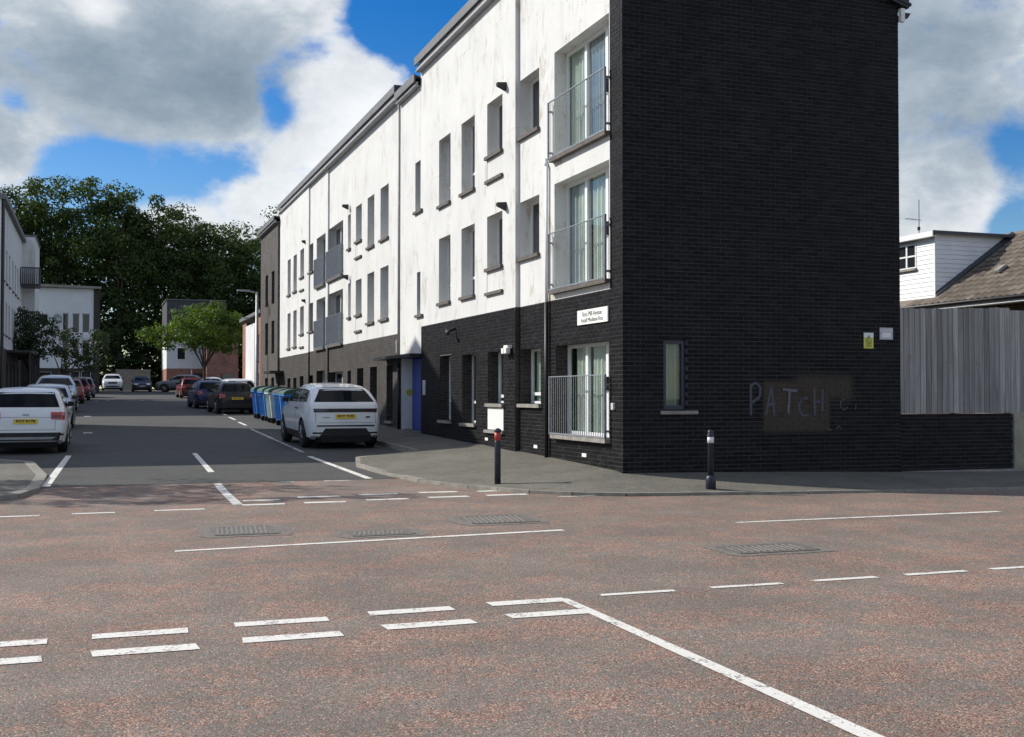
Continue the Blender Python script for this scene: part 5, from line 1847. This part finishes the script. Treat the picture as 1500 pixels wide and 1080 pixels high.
# ------------------------------------------------------------------ bollards, covers, lamps
def street_furniture():
    b = thing('bollard', 'dark bollard with red top band in front of the white window panel', 'bollard', (6.33, 18.35, .10))
    m = MB(); m.lathe([(.052, -.08), (.052, .68), (.049, .70)], n=18); m.build('post', 'bollard_navy', b, True)
    m = MB(); m.lathe([(.053, .70), (.053, .835)], n=18); m.build('red_band', 'red_band', b, True)
    m = MB(); m.lathe([(.052, .836), (.062, .85), (.058, .885), (.02, .905)], n=18); m.build('cap', 'bollard_navy', b, True)
    b = thing('bollard', 'dark navy bollard with white top band in front of the brick gable', 'bollard', (9.2, 16.3, .09))
    m = MB(); m.lathe([(.082, -.08), (.082, .14), (.074, .17), (.054, .20)], n=18); m.build('base', 'bollard_navy', b, True)
    m = MB(); m.lathe([(.050, .20), (.046, .70), (.051, .71)], n=18); m.build('post', 'bollard_navy', b, True)
    m = MB(); m.lathe([(.052, .712), (.052, .81)], n=18); m.build('white_band', 'white_band', b, True)
    m = MB(); m.lathe([(.062, .812), (.062, .83), (.045, .86), (.05, .885), (.04, .91), (.015, .92)], n=18); m.build('cap', 'bollard_navy', b, True)
    # covers in the carriageway
    for i, (x, y, w, h, lab) in enumerate([(1.62, 13.66, .66, .78, 'ribbed iron drain cover left of the long white line end'), (3.05, 12.9, .66, .42, 'iron cover beside the long white line'), (4.75, 13.8, .80, .80, 'ribbed iron cover nearest the far give way dashes'), (6.45, 10.28, .86, .50, 'iron manhole cover alone on the right half of the road')]):
        t = thing('manhole_cover', lab, 'manhole cover', (x, y, .006), 0, 'iron covers in the road')
        m = MB()
        for a in (-1, 1):
            m.box(a * w / 2 - .03, a * w / 2 + .03, -h / 2, h / 2, 0, .005); m.box(-w / 2, w / 2, a * h / 2 - .03, a * h / 2 + .03, 0, .0045)
        m.build('frame', 'iron', t)
        m = MB(); m.box(-w / 2 + .03, w / 2 - .03, -h / 2 + .03, h / 2 - .03, 0, .003); m.build('plate', 'iron', t)
        n = 11
        for k in range(n):
            m = MB()
            x0 = -w / 2 + .06 + (w - .12) * k / (n - 1)
            sk = .05 if i != 2 else .09
            m.hexa([(x0 - .012 - sk, -h / 2 + .05, .003), (x0 + .012 - sk, -h / 2 + .05, .003), (x0 + .012 + sk * .2, h / 2 - .05, .003), (x0 - .012 + sk * .2, h / 2 - .05, .003)], [(x0 - .01 - sk, -h / 2 + .05, .007), (x0 + .01 - sk, -h / 2 + .05, .007), (x0 + .01 + sk * .2, h / 2 - .05, .007), (x0 - .01 + sk * .2, h / 2 - .05, .007)])
            m.build('rib', 'iron_rib', t)
    # lamp columns
    for (x, y, hh, arm, lab) in [(7.72, 60.0, 6.0, 1.0, 'grey street lamp column with arm over the street beside the corner block'), (9.6, 75.0, 5.3, .9, 'smaller grey street lamp farther off behind the first one')]:
        t = thing('street_lamp', lab, 'street lamp', (x, y, street_z(y)), 0, 'street lamps')
        m = MB(); m.lathe([(.11, 0), (.11, 1.2), (.085, 1.25), (.07, hh)], n=12); m.build('column', 'pole_grey', t, True)
        s = -1 if x > 0 else 1
        m = MB(); m.tube((0, 0, hh - .03), (s * arm * .4, 0, hh + .02), .04, n=8); m.build('arm', 'pole_grey', t, True)
        m = MB(); m.hexa([(s * arm * .35, -.1, hh - .0), (s * arm, -.13, hh + .02), (s * arm, .13, hh + .02), (s * arm * .35, .1, hh)], [(s * arm * .35, -.06, hh + .1), (s * arm, -.08, hh + .1), (s * arm, .08, hh + .1), (s * arm * .35, .06, hh + .1)])
        m.build('lantern', 'fascia_light', t, bevel=.02)
    t = thing('planter', 'green plant in a pot on the footway beyond the white suv', 'planter', (8.0, 44.5, .62))
    m = MB(); m.lathe([(.16, .0), (.22, .4)], n=12); m.build('pot', 'concrete_sill', t)
    m = MB()
    for k in range(260):
        c = Vector((random.gauss(0, .2), random.gauss(0, .2), .75 + random.gauss(0, .22)))
        q = Matrix.Rotation(random.uniform(0, 6.28), 3, 'Z') @ Matrix.Rotation(random.uniform(-1, 1), 3, 'X')
        m.poly([c + q @ Vector(p) for p in ((-.04, -.06, 0), (.04, -.06, 0), (.03, .07, 0), (-.03, .07, 0))])
    m.build('foliage', 'maple_leaves', t)


street_furniture()


# ------------------------------------------------------------------ trees
def tree(name, label, loc, blobs, nclump, per, leaf, mat, trunk_h, trunk_r, seed=0, spread=.45, group=None, limbs=7, shell=.55):
    rnd = random.Random(seed)
    t = thing(name, label, 'tree', loc, 0, group)
    v, f = [], []
    tot = sum(b[3] * b[4] * b[5] for b in blobs)
    centers = []
    for b in blobs:
        n = max(1, int(nclump * b[3] * b[4] * b[5] / tot))
        for _ in range(n):
            while True:
                p = Vector((rnd.uniform(-1, 1), rnd.uniform(-1, 1), rnd.uniform(-1, 1)))
                if p.length <= 1 and p.length > shell * rnd.random() ** .5:
                    break
            k = rnd.uniform(.86, 1.10)
            centers.append(Vector((b[0] + p.x * b[3] * k, b[1] + p.y * b[4] * k, b[2] + p.z * b[5] * k)))
    for c in centers:
        sp = spread * rnd.uniform(.65, 1.5)
        for _ in range(per):
            # leaves sit on the outside of a flattened bunch, more on its upper side
            nv = Vector((rnd.gauss(0, 1), rnd.gauss(0, 1), rnd.gauss(.35, .9))).normalized()
            q = c + Vector((nv.x, nv.y, nv.z * .72)) * sp * rnd.uniform(.55, 1.12)
            s = leaf * rnd.uniform(.55, 1.3)
            nn = (nv + Vector((rnd.gauss(0, .45), rnd.gauss(0, .45), rnd.gauss(.25, .45)))).normalized()
            u = nn.orthogonal().normalized()
            u = (Matrix.Rotation(rnd.uniform(0, 6.283), 3, nn) @ u)
            w = nn.cross(u) * s * .62
            u = u * s
            i = len(v)
            v += [tuple(q - u * .5), tuple(q + w * .5 - u * .1), tuple(q + u * .5), tuple(q - w * .5 - u * .1)]
            f.append((i, i + 1, i + 2, i + 3))
    me = bpy.data.meshes.new('crown'); me.from_pydata(v, [], f); me.materials.append(MATS[mat]); me.update()
    inst('crown', me, t)
    m = MB()
    top = Vector((rnd.uniform(-.1, .1), rnd.uniform(-.1, .1), trunk_h))
    m.tube((0, 0, -.3), (0, 0, trunk_h * .08), trunk_r * 1.35, trunk_r, n=10, cap=False)
    m.tube((0, 0, trunk_h * .08), top, trunk_r, trunk_r * .7, n=10, cap=False)
    cs = rnd.sample(centers, min(limbs, len(centers)))
    for c in cs:
        mid = top.lerp(c, .45) + Vector((rnd.gauss(0, .2), rnd.gauss(0, .2), .1 * trunk_h * rnd.random()))
        m.tube(top - Vector((0, 0, trunk_h * .15 * rnd.random())), mid, trunk_r * .5, trunk_r * .3, n=7, cap=False)
        m.tube(mid, c, trunk_r * .3, trunk_r * .07, n=6, cap=False)
        for _ in range(2):
            e = c + Vector((rnd.uniform(-1, 1), rnd.uniform(-1, 1), rnd.uniform(-1, .4))) * (c - top).length * .18
            m.tube(mid.lerp(c, .5), e, trunk_r * .14, trunk_r * .04, n=5, cap=False)
    m.build('trunk', 'bark', t, True)
    return t


def trees():
    z = street_z(93)
    tree('street_tree', 'bright green street tree in leaf at the far right of the street', (8.0, 93, z), [(-.2, 0, 5.3, 3.1, 2.4, 1.7), (-2.6, 0, 4.5, 2.1, 1.6, .9), (1.7, 0, 4.7, 2.2, 1.7, 1.4), (.2, 0, 6.6, 1.3, 1.2, 1.0), (2.3, .2, 5.9, .9, .9, 1.1)], 190, 60, .21, 'bright_leaves', 2.4, .12, 3, .55, limbs=12, shell=.3)
    tree('street_tree', 'thin dark street tree in front of the left apartment block', (-3.55, 72, street_z(72)), [(0, 0, 4.2, 1.3, 1.2, 1.2), (.5, 0, 3.2, 1.1, 1, .7), (-.5, 0, 3.4, 1.0, 1, .7)], 70, 48, .17, 'maple_leaves', 2.0, .09, 5, .38, limbs=10, shell=.2)
    tree('street_tree', 'dark street tree before the white end building', (-2.2, 85, street_z(85)), [(0, 0, 3.9, 1.2, 1.2, 1.3), (2.4, 0, 3.4, 1.0, 1.2, 1.5), (1.4, 0, 2.6, 1.4, 1, .8)], 80, 48, .18, 'maple_leaves', 1.8, .1, 6, .40, limbs=10, shell=.2)
    # corner tree whose shadow falls over the mouth of the street
    tree('street_tree', 'small leafy tree on the left street corner', (-5.9, 24.4, .2), [(.6, -1.2, 5.2, 1.3, 1.2, .8), (0, 0, 5.9, 1.8, 1.6, 1.2), (1.4, -.2, 4.6, 1.5, 1.4, .7), (-.8, .8, 5.2, 1.2, 1.4, .9), (.5, .5, 7.6, 1.3, 1.3, .9), (.9, 1.4, 6.2, 1.2, 1.0, .8)], 70, 40, .16, 'maple_leaves', 2.6, .1, 9, .36, limbs=14, shell=.2)
    tree('street_tree', 'second leafy tree on the left street corner, unseen and added to shade the footway', (-8.8, 24.6, .2), [(0, 0, 5.4, 1.7, 1.5, 1.2), (1.0, -.8, 4.6, 1.3, 1.2, .8), (-.6, .8, 6.0, 1.2, 1.2, .9), (.6, -.2, 6.8, 1.0, 1.0, .8)], 60, 40, .16, 'maple_leaves', 2.6, .1, 19, .36, limbs=12, shell=.2)  # out of view, put in to strengthen the leaf shadow on the left footway
    # the wood that closes the view
    lab = 'tall broadleaf tree in the dark wood behind the street'
    wood = [(-10.5, 152, 24.0, 6.5, 'oak_leaves', 'leftmost sunlit tree of the wood behind the left apartment block'),
            (-3.9, 150, 25.8, 5.8, 'oak_leaves', 'tallest tree of the wood above the white end building'),
            (2.6, 148, 24.6, 5.5, 'oak_leaves', 'dense dark tree of the wood right of the tallest one'),
            (8.2, 150, 23.6, 6.2, 'oak_leaves', 'broad round topped tree in the middle of the wood'),
            (14.2, 149, 21.5, 5.2, 'oak_leaves', 'lower round tree of the wood above the street tree'),
            (21.0, 151, 23.0, 5.5, 'oak_leaves', 'rightmost sunlit tree of the wood beside the apartment block roof'),
            (-18, 154, 23.0, 7.0, 'oak_leaves', 'tree of the wood hidden behind the left apartment block'),
            (28.5, 152, 21.0, 7.0, 'oak_leaves', 'tree of the wood hidden behind the corner apartment block'),
            (-7.0, 162, 22.5, 7.5, 'dark_leaves', 'dark tree behind the leftmost trees of the wood'),
            (5.0, 162, 22.5, 7.5, 'dark_leaves', 'dark tree in the second row of the wood, middle'),
            (16.5, 163, 19.5, 7.5, 'dark_leaves', 'dark tree in the second row of the wood, right')]
    for i, (x, y, top, r, mt, lb) in enumerate(wood):
        g = street_z(y)
        h = top + 1.2
        rd = random.Random(50 + i)
        bl = [(0, 0, h * .60, r * .95, r * .9, h * .26), (0, 0, h * .80, r * .62, r * .65, h * .16)]
        for k in range(9):
            a = k * 2.4 + rd.random()
            q = rd.uniform(.45, .85)
            bl.append((math.cos(a) * r * q, math.sin(a) * r * q, h * rd.uniform(.42, .88) - q * 1.5, r * rd.uniform(.28, .46), r * rd.uniform(.28, .46), h * rd.uniform(.07, .12)))
        bl.append((0, 0, h * .26, r * .9, r * .8, h * .16))
        back = mt == 'dark_leaves'
        tree('woodland_tree', lb, (x, y, g), bl, 160 if not back else 110, 140 if not back else 70, .38 if not back else .7, mt, h * .34, .42, 100 + i, 1.35 if not back else 1.7, 'trees of the wood', limbs=9, shell=.55)
    # dark undergrowth below the crowns: nobody could count it
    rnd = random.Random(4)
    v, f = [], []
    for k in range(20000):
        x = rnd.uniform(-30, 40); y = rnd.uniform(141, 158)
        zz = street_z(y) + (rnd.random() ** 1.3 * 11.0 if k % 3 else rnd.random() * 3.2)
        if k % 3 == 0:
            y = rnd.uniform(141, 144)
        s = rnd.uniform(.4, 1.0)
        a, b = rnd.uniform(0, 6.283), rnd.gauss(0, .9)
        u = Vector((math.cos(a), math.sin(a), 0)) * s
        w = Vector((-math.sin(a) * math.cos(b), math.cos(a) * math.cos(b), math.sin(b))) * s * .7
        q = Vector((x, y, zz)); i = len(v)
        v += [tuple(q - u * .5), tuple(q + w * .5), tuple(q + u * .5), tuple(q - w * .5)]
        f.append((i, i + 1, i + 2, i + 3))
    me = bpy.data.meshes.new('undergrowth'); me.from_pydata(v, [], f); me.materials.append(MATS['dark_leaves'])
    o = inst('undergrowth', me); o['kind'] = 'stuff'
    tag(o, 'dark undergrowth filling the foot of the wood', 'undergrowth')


trees()
S.render.engine = 'CYCLES'
